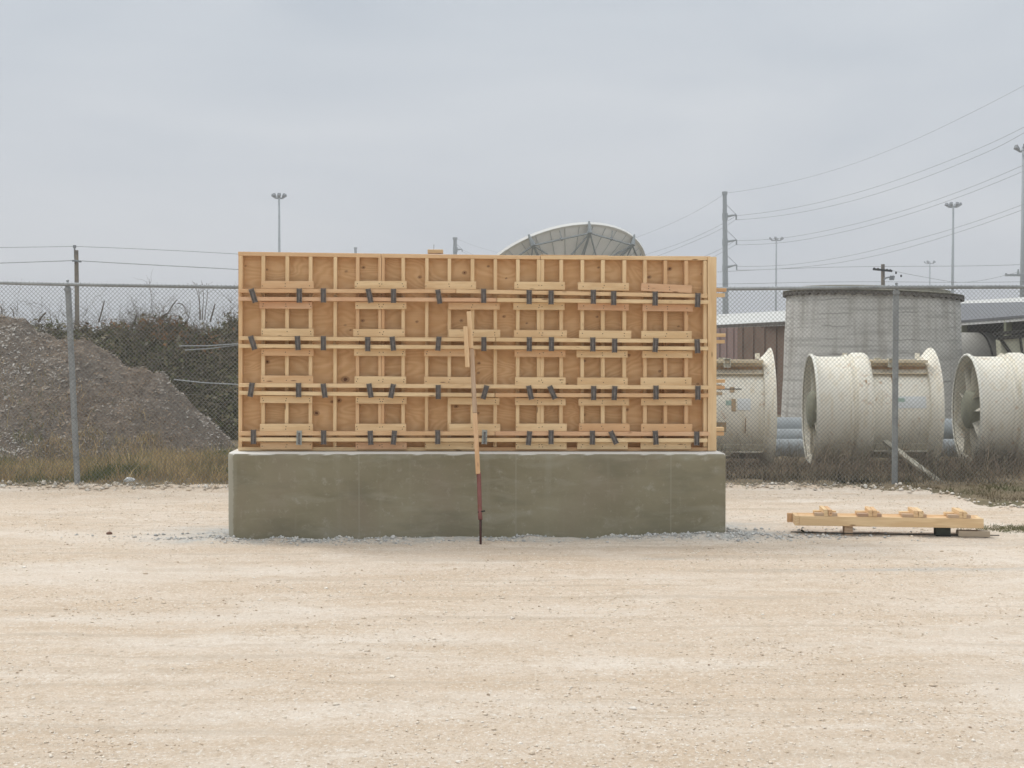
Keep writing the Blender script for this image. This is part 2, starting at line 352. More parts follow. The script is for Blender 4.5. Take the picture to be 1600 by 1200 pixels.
# ------------------------------------------------------------------ ground
# block corners on the ground, from the photograph
BL = ground(366, 844); BR = ground(1134, 838)
ANG = math.atan2(BR.y - BL.y, BR.x - BL.x)
EX = Vector((math.cos(ANG), math.sin(ANG), 0)); EN = Vector((-math.sin(ANG), math.cos(ANG), 0))   # along the block, into depth
def pad_edge(x):
    """Y where the pale pad ends, as a function of X"""
    pts = [(-40, 14.9), (-6, 14.85), (-4, 14.65), (2.5, 14.8), (4.2, 14.7), (4.65, 14.2), (4.95, 12.9), (5.5, 12.6), (7, 12.0), (9, 11.5), (40, 10)]
    for (a, b), (c, d) in zip(pts, pts[1:]):
        if x <= c: return b + (d - b) * (x - a) / (c - a)
    return 11
def gz(x, y):
    z = .011 * fbm(x, y, 1.3, .8, 3) + .011 * fbm(x, y * 1.6, 5.1, 4.0, 4)
    p = Vector((x, y, 0)) - BL; u, v = p.dot(EX), p.dot(EN)
    if -.3 < u < 4.6 and -.30 < v < .05: z += max(0, .008 + .038 * fbm(x, y * .5, 9, 2.6, 3)) * math.exp(-((v + .05) / .10) ** 2)
    if y > 11.6: z += .03 * min(1, max(0, (y - pad_edge(x) + .25) / .35)) * (1 + fbm(x, y, 2, 3, 2))
    return z
def grid_ground():
    xs = np.arange(-10, 10.01, .06); ys = np.concatenate([np.arange(2.0, 16, .05), np.arange(16, 34, .5)])
    V = []; D = []; SP = []
    for y in ys:
        for x in xs:
            z = gz(x, y)
            p = Vector((x, y, 0)) - BL; u = p.dot(EX); v = p.dot(EN)
            du = max(0, -u, u - 4.15); dv = max(0, -v, v - .7)
            near = math.exp(-((dv * 5.0) ** 2) - (max(0, du - (.25 if u < 0 else .1)) * (2.4 if u < 0 else 2.6)) ** 2)
            near *= .55 + .9 * abs(fbm(x, y, 8, 2.2, 3))
            if v < 0: near *= 1.25
            for cx, cy, rx, ry, a in ((2.9, 11.0, 1.1, .22, .5), (3.0, 9.25, .9, .06, .8), (3.9, 10.5, .9, .2, .3), (4.4, 8.3, .5, .06, .5), (1.2, 9.7, .3, .05, .6)):
                near += a * math.exp(-((x - cx) / rx) ** 2 - ((y - cy) / ry) ** 2)
            V.append((x, y, z)); SP.append(min(1, near))
            d = (y - pad_edge(x) - .35 * fbm(x, y, 4, 1.6, 3)) / .5
            g = math.exp(-((x - 4.7) / .55) ** 2 - ((y - 11.25) / .12) ** 2)
            D.append(min(1, max(0, .5 + d + 1.2 * g)) if y > 10.5 else 0)
    nx = len(xs); ny = len(ys)
    i = np.arange(nx - 1)[None, :] + nx * np.arange(ny - 1)[:, None]
    Fc = np.stack([i, i + 1, i + 1 + nx, i + nx], -1).reshape(-1, 4)
    o = mobj('ground', V, Fc, GROUND, smooth=True, attrs={'dirt': D, 'spill': SP})
    tag(o, kind='structure')
grid_ground()
def terrain():
    xs = [-1290, -200, -12, 12, 200, 1290]; ys = [-300, -20, 14.0, 14.4, 40, 300, 1890]
    V = [(x, y, -.06) for y in ys for x in xs]; nx = len(xs)
    Fc = [(j * nx + i, j * nx + i + 1, (j + 1) * nx + i + 1, (j + 1) * nx + i) for j in range(len(ys) - 1) for i in range(nx - 1)]
    tag(mobj('terrain', V, Fc, GROUND, attrs={'dirt': [0 if y < 14.2 else 1 for y in ys for x in xs], 'spill': [0] * len(V)}), kind='structure')
terrain()

# stones: small irregular octahedra-like pebbles
def stone_cloud(name, pts, sizes, mat, kind_label, flat=.6, seed=1):
    r = np.random.default_rng(seed); n = len(pts)
    base = np.array([(1, 0, 0), (.3, .95, .1), (-.8, .6, 0), (-.8, -.6, .1), (.3, -.95, 0), (.35, .2, .8), (-.35, .1, .9), (0, -.45, .75), (0, 0, -.6)])
    fc = np.array([(0, 1, 5), (1, 2, 6), (1, 6, 5), (2, 3, 6), (3, 7, 6), (3, 4, 7), (4, 0, 7), (0, 5, 7), (5, 6, 7), (1, 0, 8), (2, 1, 8), (3, 2, 8), (4, 3, 8), (0, 4, 8)])
    a = r.uniform(0, 2 * np.pi, n); c, s = np.cos(a), np.sin(a)
    B = base[None] * (1 + .28 * r.normal(size=(n, 9, 3)))
    B = B * (np.array(sizes)[:, None, None] * np.stack([r.uniform(.7, 1.3, n), r.uniform(.6, 1.1, n), flat * r.uniform(.7, 1.3, n)], -1)[:, None, :])
    X = B[..., 0] * c[:, None] - B[..., 1] * s[:, None]; Y = B[..., 0] * s[:, None] + B[..., 1] * c[:, None]
    V = np.stack([X, Y, B[..., 2]], -1) + np.array(pts)[:, None, :]
    Fc = fc[None] + 9 * np.arange(n)[:, None, None]
    o = mobj(name, V.reshape(-1, 3), Fc.reshape(-1, 3), mat, attrs={'rnd': np.repeat(r.random(n), 9)})
    return tag(o, kind_label, 'gravel', None, 'stuff')
PEB = varied('caliche_pebbles', [(.42, .32, .235), (.68, .57, .44), (.74, .64, .52), (.60, .48, .36), (.78, .70, .59), (.84, .79, .72), (.70, .59, .47)])
GREYPEB = varied('grey_rubble', [(.34, .34, .33), (.50, .50, .49), (.64, .63, .60), (.42, .41, .39), (.68, .63, .56)])
EDGEPEB = varied('edge_stones', [(.50, .42, .32), (.66, .60, .52), (.56, .45, .33), (.74, .71, .66), (.35, .29, .22)])
def scatter_stones():
    P = []; Z = []
    while len(P) < 24000:
        y = 3.6 + 11.2 * rng.random() ** 1.15; x = rng.uniform(-.46, .46) * y * 1.25
        if y > pad_edge(x) - .1: continue
        p = Vector((x, y, 0)) - BL; u, v = p.dot(EX), p.dot(EN)
        if -.05 < u < 4.2 and -.02 < v < .72: continue
        if fbm(x, y * 1.5, 3, .9, 3) < rng.uniform(-.5, .25): continue
        s = .0032 + .0045 * rng.random() ** 3 + (.008 * rng.random() if rng.random() < .02 else 0)
        P.append((x, y, gz(x, y) + s * .1)); Z.append(s * (1 + y * .035))
    stone_cloud('gravel', P, Z, PEB, 'pale loose caliche gravel scattered over the yard', seed=3)
    P = []; Z = []
    while len(P) < 2300:
        t = rng.random()
        if t < .66: u = rng.uniform(-.15, 4.35); v = -abs(rng.normal()) * .10 - .005
        elif t < .80: u = -abs(rng.normal()) * .45 - .02; v = rng.uniform(.0, .35)
        else: u = 4.15 + abs(rng.normal()) * .7 + .02; v = rng.normal() * .18 + .05
        if fbm(u, v * 3, 2, 1.9, 3) < rng.uniform(-.6, .3): continue
        q = BL + EX * u + EN * v; s = .005 + .013 * rng.random() ** 3 + (.016 * rng.random() if rng.random() < .04 else 0)
        P.append((q.x, q.y, gz(q.x, q.y) + s * .2)); Z.append(s)
    stone_cloud('rubble', P, Z, GREYPEB, 'grey broken concrete crumbs heaped along the foot of the concrete block', seed=4, flat=.7)
    P = []; Z = []
    while len(P) < 1500:
        x = rng.uniform(-8.5, 8.5); y = pad_edge(x) + rng.normal() * .13 - .05
        if y > 14.95: continue
        if fbm(x, 0, 7, 1.2, 2) < rng.uniform(-.6, .4): continue
        s = .010 + .022 * rng.random() ** 2.4
        P.append((x, y, gz(x, y) + s * .3)); Z.append(s)
    stone_cloud('edge_gravel', P, Z, EDGEPEB, 'pale coarse stones pushed up along the far edge of the yard', seed=5, flat=.75)
scatter_stones()

# ------------------------------------------------------------------ concrete block
BH_L, BH_R = .724, .705
def P3(u, v, z): return BL + EX * u + EN * v + Vector((0, 0, z))
def block():
    Lb = (BR - BL).length
    # plan outline with a rounded left front corner and slightly rounded others
    out = []
    def arc(cx, cy, r, a0, a1, n): 
        for k in range(n + 1):
            a = R(a0 + (a1 - a0) * k / n); out.append((cx + r * math.cos(a), cy + r * math.sin(a)))
    r1, r2, D = .10, .02, .62
    out += [(.004, 0), (-.004, .003), (-.024, .018), (-.045, .040), (-.056, .065), (-.060, .10)]; arc(r1 - .06, D - r1, r1, 180, 90, 8); arc(Lb - r2, D - r2, r2, 90, 0, 3); arc(Lb - r2, r2, r2, 0, -90, 3)
    front = []
    for k in range(1, 60): front.append((Lb - r2 + (.004 - Lb + r2) * k / 60, 0))
    out += front
    V = []; n = len(out); levels = [-.08, .0, .1, .25, .4, .55, .66, 1.0, 1.0]
    for li, lv in enumerate(levels):
        for (u, v) in out:
            H = BH_L + (BH_R - BH_L) * u / Lb
            if li < 7: z = lv * (H / .724); sh = .004 * fbm(u, lv, 2, 3, 3)
            elif li == 7: z = H - .012 + .004 * fbm(u, 0, 3, 9, 3); sh = .003 * fbm(u, lv, 2, 9, 3)
            else: z = H; sh = .010 + .005 * fbm(u, 0, 6, 14, 3)
            cu, cv = Lb / 2, D / 2
            dv = 1 if v > cv else -1
            V.append(P3(u - sh * (1 if u > cu else -1) * .5, v - dv * sh, z))
    Fc = []
    for i in range(len(levels) - 1):
        for k in range(n): Fc.append((i * n + k, i * n + (k + 1) % n, (i + 1) * n + (k + 1) % n, (i + 1) * n + k)[::-1])
    Fc.append(tuple(range((len(levels) - 1) * n, len(levels) * n))[::-1])
    mw = Matrix.Translation(BL) @ Matrix.Rotation(ANG, 4, 'Z')
    o = mobj('concrete_block', V, Fc, CONC, None, mw)
    import bmesh
    bm = bmesh.new(); bm.from_mesh(o.data); bmesh.ops.recalc_face_normals(bm, faces=bm.faces); bm.to_mesh(o.data); bm.free()
    autosmooth(o, 40)
    tag(o, 'long low olive grey concrete block with pale top under the wooden formwork', 'concrete block')
block()

# ------------------------------------------------------------------ formwork
W0 = .27          # stud face lies this far behind the block's front
def FP(px, py, w=0.0):
    """point of the photo pixel on the plane w metres behind the stud face"""
    o_ = BL + EN * (W0 + w); d = ray(px, py); t = (o_ - CAM).dot(EN) / d.dot(EN); return CAM + d * t
form = empty('wooden_formwork', P3(.05, W0, BH_L), ANG, 'tall wooden concrete formwork of pine studs and walers standing on the concrete block', 'formwork')
mpp = (FP(800, 550) - FP(799, 550)).length
STUD_D = .075; PLYT = .018
def hplank(name, x0, y0a, y0b, x1, y1a, y1b, w0, w1, mat=PINE, parent=form, bow=0.0):
    """horizontal board whose front outline is given in the photograph (left top/bottom, right top/bottom), between depths w0 < w1"""
    a = FP(x0, (y0a + y0b) / 2, w0); b = FP(x1, (y1a + y1b) / 2, w0)
    wd = ((FP(x0, y0b, w0) - FP(x0, y0a, w0)).length + (FP(x1, y1b, w0) - FP(x1, y1a, w0)).length) / 2
    s_ = EN * ((w1 - w0) / 2)
    return plank(name, a + s_, b + s_, wd, w1 - w0, mat, parent, -EN, bow)
def vplank(name, xa, xb, ya, yb, w0, w1, mat=PINE, parent=form, lean=0.0):
    a = FP((xa + xb) / 2 + lean, ya, w0); b = FP((xa + xb) / 2, yb, w0); wd = (FP(xb, (ya + yb) / 2, w0) - FP(xa, (ya + yb) / 2, w0)).length
    s_ = EN * ((w1 - w0) / 2)
    return plank(name, b + s_, a + s_, wd, w1 - w0, mat, parent, -EN)
def topy(x): return 393.2 + (x - 372) * .0135 if x < 800 else 399.0 + (x - 800) * .0067
BOT = 704.3
def inter(pts, x):
    for (a, b), (c, d) in zip(pts, pts[1:]):
        if x <= c: return b + (d - b) * (x - a) / (c - a)
    return pts[-1][1]
# plywood face: three sheets, long axis local X
KNOTS = [(416.4, 421.4, 1.1), (383.6, 416, .7), (541, 424, 1.6, .5), (568, 418, 1.3), (725.7, 426, 1.7), (656, 433, 1.4), (763, 416, 1), (566.7, 501, 1.4), (651.4, 502.6, 1.1), (721, 501, 1.3),
    (415.6, 504, .9), (539.4, 508, 1.5, .5), (547.6, 515.7, .9), (417.8, 565.4, 1.7), (539.4, 592.8, 2.9), (446.5, 584.6, 1.1), (748.4, 567.6, 1.2), (747.6, 582.6, 1.1), (712.9, 635, 1.5), (747, 645.5, 1.1), (494.3, 645.5, 2.3),
    (530, 626, 1.8), (519, 627.7, 1.3), (583.6, 629, 1.2), (1014.4, 433, 1.5), (1046, 420, 1.8), (1097, 428, 1.1), (935, 418, 1), (791, 435, .8), (787.5, 494.5, 1.2), (913, 564, 1.2), (982.5, 555, 1.3), (979.5, 640, 1.4), (913, 648, 1),
    (1031, 580, 1.3), (1036, 655, 1.2), (1060, 510, .9), (933, 495, 1), (886, 600, .9), (600, 470, 1), (823, 505, .9), (1090, 600, 1)]
for xa, xb in ((372.5, 595.2), (595.8, 843.8), (844.4, 1105.5)):
    pl = FP(xa, BOT, STUD_D); pr = FP(xb, BOT, STUD_D); tl = FP(xa, topy(xa), STUD_D); tr = FP(xb, topy(xb), STUD_D)
    nx, ny = 130, 170; V = []; kn = []
    KP = [(FP(k[0], k[1], STUD_D), k[2] * .0062, k[3] if len(k) > 3 else 1) for k in KNOTS if xa - 5 < k[0] < xb + 5]
    for j in range(ny + 1):
        for i in range(nx + 1):
            p = (pl.lerp(pr, i / nx)).lerp(tl.lerp(tr, i / nx), j / ny); V.append(p); v_ = 0
            for q, r_, am in KP:
                d = p - q; u_ = d.dot(EX); rr2 = math.hypot(u_ / 1.35, d.z) / r_
                if rr2 < 3: v_ = max(v_, am * math.exp(-rr2 * rr2 * .55) * (1 + .25 * fbm(p.x, p.z, 1, 40, 2)))
            kn.append(v_)
    n0 = len(V); Fc = [(j * (nx + 1) + i, j * (nx + 1) + i + 1, (j + 1) * (nx + 1) + i + 1, (j + 1) * (nx + 1) + i) for j in range(ny) for i in range(nx)]
    pp = [pl, pr, tr, tl]; V += pp + [v + EN * PLYT for v in pp]; kn += [0] * 8
    Fc += [(n0 + 7, n0 + 6, n0 + 5, n0 + 4), (n0, n0 + 4, n0 + 5, n0 + 1), (n0 + 1, n0 + 5, n0 + 6, n0 + 2), (n0 + 2, n0 + 6, n0 + 7, n0 + 3), (n0 + 3, n0 + 7, n0 + 4, n0)]
    mobj('plywood_sheet', V, Fc, PLY, form, Matrix.Translation(pl) @ Matrix.Rotation(ANG, 4, 'Z'), attrs={'knot': kn})
# plates
hplank('top_plate', 372, 393.2, 399.2, 595, 396.6, 402.6, 0, STUD_D)
hplank('top_plate', 595.6, 396.6, 402.6, 844, 399.2, 405.2, 0, STUD_D)
hplank('top_plate', 844.6, 399.2, 405.2, 1105.4, 401.0, 406.6, 0, STUD_D)
hplank('top_batten', 845, 398.0, 399.0, 950, 399.0, 400.0, .01, .07)
hplank('bottom_plate', 372, 698.3, BOT, 740, 698.8, BOT + .2, 0, STUD_D)
hplank('bottom_plate', 740.6, 698.8, BOT + .2, 1105.4, 699.0, BOT + .3, 0, STUD_D)
studs = [(372.6, 378.3), (408, 413.6), (444.7, 450.5), (482, 487.7), (520.3, 525.7), (555.5, 561), (590.8, 595.5), (595.6, 600.4), (627, 632.5),
         (663.7, 669), (699.2, 704.7), (735.2, 741), (770.9, 776.4), (805.8, 811.5), (838.7, 844.3), (844.4, 850), (873.8, 879.5), (906.8, 912.4),
         (938.8, 944.8), (972.5, 978.4), (1004.8, 1010.6), (1037, 1042.6), (1069.4, 1075.2), (1099, 1104.8)]
for a, b in studs:
    ln = 1.6 - (a - 372) / 750 * 1.6
    vplank('stud', a, b, topy(a) + 6.2, 698.2, .001, STUD_D, lean=ln * random.uniform(.2, 1.2))
vplank('end_post', 1105.9, 1119.6, 401.2, BOT + .2, -.012, .078)
# walers (upper, lower) of four rows: (x, top, bottom) outlines
WD = .080
wal = {  # row: upper pts top, lower pts top; all about 6 px high
    0: ([(372, 451.3), (600, 451.5), (712, 452.0), (900, 453.5), (1010, 454.8), (1107, 459.6)], [(372, 463.8), (600, 464.8), (900, 466.2), (1107, 469.0)]),
    1: ([(372, 525.4), (650, 526.8), (900, 528.6), (1107, 530.0)], [(372, 537.6), (650, 538.2), (900, 540.2), (1107, 541.5)]),
    2: ([(372, 598.8), (650, 600.8), (900, 602.3), (1107, 602.6)], [(372, 611.0), (650, 613.2), (900, 615.6), (1107, 615.0)]),
    3: ([(372, 674.6), (650, 674.7), (900, 674.2), (1107, 675.2)], [(372, 683.6), (650, 683.4), (900, 684.7), (1107, 685.2)])}
splits = {(0, 0): 712, (0, 1): 776, (1, 0): 774, (1, 1): 0, (2, 0): 0, (2, 1): 773, (3, 0): 773, (3, 1): 0}
for r_, (u_, l_) in wal.items():
    for k, pl in enumerate((u_, l_)):
        sp = splits[(r_, k)]; x0 = 372.5 + random.uniform(-.6, 1.2); x1 = 1107 + random.uniform(-2, 2)
        for a, b in (((x0, sp), (sp + .8, x1)) if sp else ((x0, x1),)):
            hplank('waler', a, inter(pl, a), inter(pl, a) + 6, b, inter(pl, b), inter(pl, b) + 6, -WD, -.001, PINE_R if (r_, k, a < 600) in ((0, 1, True), (3, 0, False)) else PINE, bow=random.uniform(-.002, .002))
# cleats: (x0, x1) per group, rows: above upper waler, below lower waler
cle = {(0, 'a'): [(407.8, 490), (554, 635.5), (664, 744), (803.7, 882.7), (903, 983), (1002, 1081)],
       (0, 'b'): [(405, 487.7), (555, 635), (700.7, 781), (802, 882.3), (903, 982.5), (1004, 1083)],
       (1, 'a'): [(408, 490), (551.8, 632.5), (700.7, 781.7), (803, 886), (905, 986.5), (1002, 1081)],
       (1, 'b'): [(408.5, 490), (553, 633.5), (662.7, 743), (804, 883.8), (901, 980.7), (1003.7, 1082)],
       (2, 'a'): [(407.5, 489.5), (553.8, 634.5), (662.7, 743), (804.7, 884), (902, 981), (1001, 1080.7)],
       (2, 'b'): [(406.5, 488), (555.5, 635.5), (700, 780.5), (804.7, 884), (904, 983), (1001.8, 1081)],
       (3, 'a'): [(406, 488.8), (554.8, 634.5), (701.5, 781.7), (805.8, 885.7), (904.8, 984), (1001.8, 1081.7)],
       (3, 'b'): [(406.5, 488), (555.5, 635.5), (664, 742), (805.8, 885.4), (901.8, 981), (1001, 1080)]}
for (r_, s_), xs in cle.items():
    for a, b in xs:
        if s_ == 'a':
            y0 = inter(wal[r_][0], a) - .2; y1 = inter(wal[r_][0], b) - .2; h = 12.2
            hplank('cleat', a, y0 - h, y0, b, y1 - h + random.uniform(-.5, .5), y1, -.030, -.001, PINE_R if r_ == 0 and a > 1000 else PINE)
        else:
            y0 = inter(wal[r_][1], a) + 7.0; y1 = inter(wal[r_][1], b) + 7.0; h = 11.2
            if r_ == 3: y0 = y1 = 690.8; h = 11.2
            hplank('cleat', a, y0, y0 + h, b, y1, y1 + h, -.032, -.001, PINE_R if (r_ == 0 and (a > 900 or a < 410)) or (r_ == 3 and a > 550 and a < 560) else PINE)
# clamps
NAIL = simple('nail_head', (.12, .09, .07), .7, 40)
STX = [(a + b) / 2 for a, b in studs]
for o_ in [o for o in form.children if o.name.split('.')[0] == 'cleat']:
    wmx = WM[o_.name]; inv = wmx.inverted(); me = o_.data; nm = MB()
    hx = max(v.co.x for v in me.vertices); hz_ = max(v.co.z for v in me.vertices); yf = min(v.co.y for v in me.vertices)
    for sx in STX:
        q = inv @ FP(sx, 600, -.03)
        if abs(q.x) < hx - .01:
            for dz in ((.3, -.35) if random.random() < .5 else (random.uniform(-.3, .3),)):
                x_ = q.x + random.uniform(-.008, .008); z_ = dz * hz_; nm.box(x_ - .0035, x_ + .0035, yf - .0012, yf + .001, z_ - .0035, z_ + .0035)
    if nm.v:
        import bmesh
        bm = bmesh.new(); bm.from_mesh(me); vs = [bm.verts.new(v) for v in nm.v]
        for q in nm.f: bm.faces.new([vs[i] for i in q]).material_index = 1
        bm.to_mesh(me); bm.free(); me.materials.append(NAIL)
def clamp_mesh():
    mb = MB(); w, h = .039, .120
    # front plate with waisted outline, around a slot
    mb.box(-w / 2, w / 2, -.006, .0, -h / 2, -.018); mb.box(-w / 2 * .9, w / 2 * .9, -.006, .0, .030, h / 2)
    mb.box(-w / 2 * .86, -.008, -.0062, .0, -.0178, .0298); mb.box(.008, w / 2 * .86, -.0062, .0, -.0178, .0298)
    for s in (-1, 1): mb.box(s * w / 2 - .002, s * w / 2 + .002, -.016, .012, -h / 2 - .002, h / 2 + .002)
    mb.box(-.014, .014, -.014, -.0062, h / 2 - .016, h / 2 - .004); mb.tube([(0, -.018, -.036), (0, -.006, -.036)], .007, 8)
    return mb
cm = clamp_mesh(); wd_ = MB(); wd_.tube([(0, -.022, -.036), (0, -.018, -.036)], .006, 8); wd_.add([(-.006, -.020, -.056), (.006, -.020, -.056), (.008, -.008, .05), (-.008, -.008, .05), (-.006, -.007, -.056), (.006, -.007, -.056), (.008, -.006, .05), (-.008, -.006, .05)],
       [(0, 1, 2, 3), (5, 4, 7, 6), (0, 4, 5, 1), (3, 2, 6, 7), (1, 5, 6, 2), (4, 0, 3, 7)])
clamps = {0: [(395.8, 17), (467.8, 0), (505.4, 0), (577.4, 12), (615, 0), (685.7, 9), (755.7, 0), (826.8, 0), (861, 0), (927, 0), (958.7, 0), (1023.5, 0), (1090, -2)],
          1: [(395, 17), (465.4, 3), (505.4, 0), (574.7, 0), (613.9, 6), (685, -5), (756, 0), (827, 0), (861.6, 0), (926.2, 0), (960.3, 0), (1024, -4), (1089.5, 3)],
          2: [(392.6, -9), (466.7, 0), (506.6, 8), (578.2, 9), (612.6, -12), (684.8, 0), (757.7, -16), (828.2, 12), (863, 23), (927.5, 0), (960, -3), (1024.8, 0), (1090.3, 0)],
          3: [(396.2, 0), (467.5, -2), (505.8, 0), (579, 3), (615.5, -6), (684, 0), (757, -2), (826.5, -6), (861, 0), (925.5, 0), (958.6, 25), (1024.3, 4), (1088.5, 0)]}
proto = None
for r_, lst in clamps.items():
    for x, deg in lst:
        yc = (inter(wal[r_][0], x) + inter(wal[r_][1], x) + 6) / 2 + 1.4 + random.uniform(-1.0, 1.0)
        c = FP(x, yc, -WD - .002)
        mw = Matrix.Translation(c) @ Matrix.Rotation(ANG, 4, 'Z') @ Matrix.Rotation(R(-deg), 4, 'Y')
        new = (r_ == 3 and x in (467.5, 757))
        if proto is None:
            o = cm.build('clamp', CLAMP, form, mw, local=True); w_ = wd_.build('wedge', WEDGE, o, mw, local=True); proto = (o, w_)
        else:
            o = proto[0].copy(); w_ = proto[1].copy()
            if new: o.data = o.data.copy(); o.data.materials[0] = CLAMP_N; o['label'] = 'newer light grey clamp'
            link(o, form, mw); link(w_, o, mw)
# the rest of the box: bulkheads, back face with studs and walers (their ends stick out at the right)
DEP = .30
def lat(u0, u1, v0, v1, z0, z1, name, mat=PINE, long='z'):
    """box in block coordinates built as a plank"""
    c = ((u0 + u1) / 2, (v0 + v1) / 2, (z0 + z1) / 2)
    if long == 'z': return plank(name, P3(c[0], c[1], z0), P3(c[0], c[1], z1), u1 - u0, v1 - v0, mat, form, -EN)
    if long == 'u': return plank(name, P3(u0, c[1], c[2]), P3(u1, c[1], c[2]), z1 - z0, v1 - v0, mat, form, -EN)
def uz(px, py, w): 
    p = FP(px, py, w) - BL; return p.dot(EX), p.z
uL = uz(372.6, 600, STUD_D)[0]; uR = uz(1119, 600, 0)[0]; zT = uz(600, 397, 0)[1]
vf = W0 + STUD_D + PLYT; vb = vf + .155
for nm, ua in (('bulkhead', uL + .004), ('bulkhead', uR - .022)):
    mobj(nm, [P3(u, v, z) for u, v, z in boxv(ua, ua + .018, vf + .001, vb - .001, .72, zT - .02)], BOXF, PLY, form, Matrix.Translation(P3(ua, vf, .72)) @ Matrix.Rotation(ANG + R(90), 4, 'Z'))
mobj('plywood_sheet', [P3(u, v, z) for u, v, z in boxv(uL, uR, vb, vb + .018, .722, zT - .015)], BOXF, PLY, form, Matrix.Translation(P3(uL, vb, .72)) @ Matrix.Rotation(ANG, 4, 'Z'))
for k in range(14): 
    u = uL + (uR - uL - .04) * k / 13; lat(u, u + .034, vb + .0185, vb + .093, .724, zT - .02, 'stud')
lat(uL, uR, vb + .0185, vb + .093, zT - .019, zT + .012, 'top_plate', long='u')
def pz(py, v): return 1.6 + (545 - py) * (BL.y + v + .22) / F
for ya, yb in ((450.2, 455.8), (458.3, 464.2), (521, 526.5), (531.2, 536.6), (592.8, 598.2), (603, 608), (668, 674), (675.2, 681)):
    v0 = vb + .094; u1 = (at(1134, 500, BR.y + v0) - BL).dot(EX) + random.uniform(-.012, .008)
    lat(uL - .03, u1, v0, v0 + .075, pz(yb, v0), pz(ya, v0), 'waler', long='u')
# block of wood on top
b0 = at(668.5, 391.3, BL.y + .62); b1 = at(679.8, 391.3, BL.y + .62)
wb = plank('wood_block', Vector((b0.x, b0.y, zT + .012 + .030)), Vector((b1.x + .07, b1.y, zT + .012 + .030)), .034, .08, PINE, None, Vector((0, -1, 0)))
tag(wb, 'short pine offcut lying on the top edge of the formwork', 'wood offcut')
nl = MB(); nl.tube([(0, 0, 0), (0.002, 0, .05)], .002, 5)
nl.build('nail', WEDGE, wb, Matrix.Translation(Vector(((b0.x + b1.x) / 2 + .02, b0.y, zT + .055))), local=True)

# ------------------------------------------------------------------ brace leaning on the form
foot = ground(750.5, 851)
top = FP(733.5, 487, -WD - .11)
brace = empty('diagonal_brace', foot, 0, 'thin wooden brace with red steel foot leaning against the middle of the formwork', 'brace')
def bpt(px, py):
    """on the vertical plane through the brace's foot and head"""
    nrm = Vector(((top - foot).z * 0, 0, 0)); d = ray(px, py)
    t = (py - 851) / (487 - 851); Yg = foot.y + (top.y - foot.y) * t
    return at(px, py, Yg)
bn = Vector((0, -1, 0))
plank('timber', bpt(747, 741), bpt(742.2, 646), .036, .062, wood('orange_pine', (.62, .38, .20), (.70, .46, .27)), brace, bn)
plank('timber', bpt(742.1, 645.6), bpt(737.4, 546), .036, .062, PINE_D, brace, bn)
plank('scab_board', bpt(736.4, 545), bpt(732.6, 487), .038, .030, PINE, brace, bn)
plank('scab_board', bpt(731.6, 574) + Vector((-.004, -.036, 0)), bpt(728.2, 510.6) + Vector((-.004, -.036, 0)), .036, .034, PINE, brace, bn)
mb = MB(); mb.tube([bpt(751, 853), bpt(750.6, 800)], .010, 8); mb.build('screw', simple('dark_rusty_steel', (.10, .045, .04), .7, 30, .5), brace, smooth=True)
mb = MB(); mb.tube([bpt(750.6, 812), bpt(749.8, 800), bpt(748.2, 742), bpt(748, 738)], [.019, .018, .0185, .0185], 10); mb.build('red_pipe', RED, brace, smooth=True)
mb = MB(); mb.tube([bpt(750.4, 800) + Vector((-.02, -.01, 0)), bpt(752.4, 798) + Vector((.03, -.01, 0))], .006, 6); mb.tube([bpt(752.3, 800), bpt(752, 850)], .004, 5); mb.build('handle', BLACKBAR, brace)

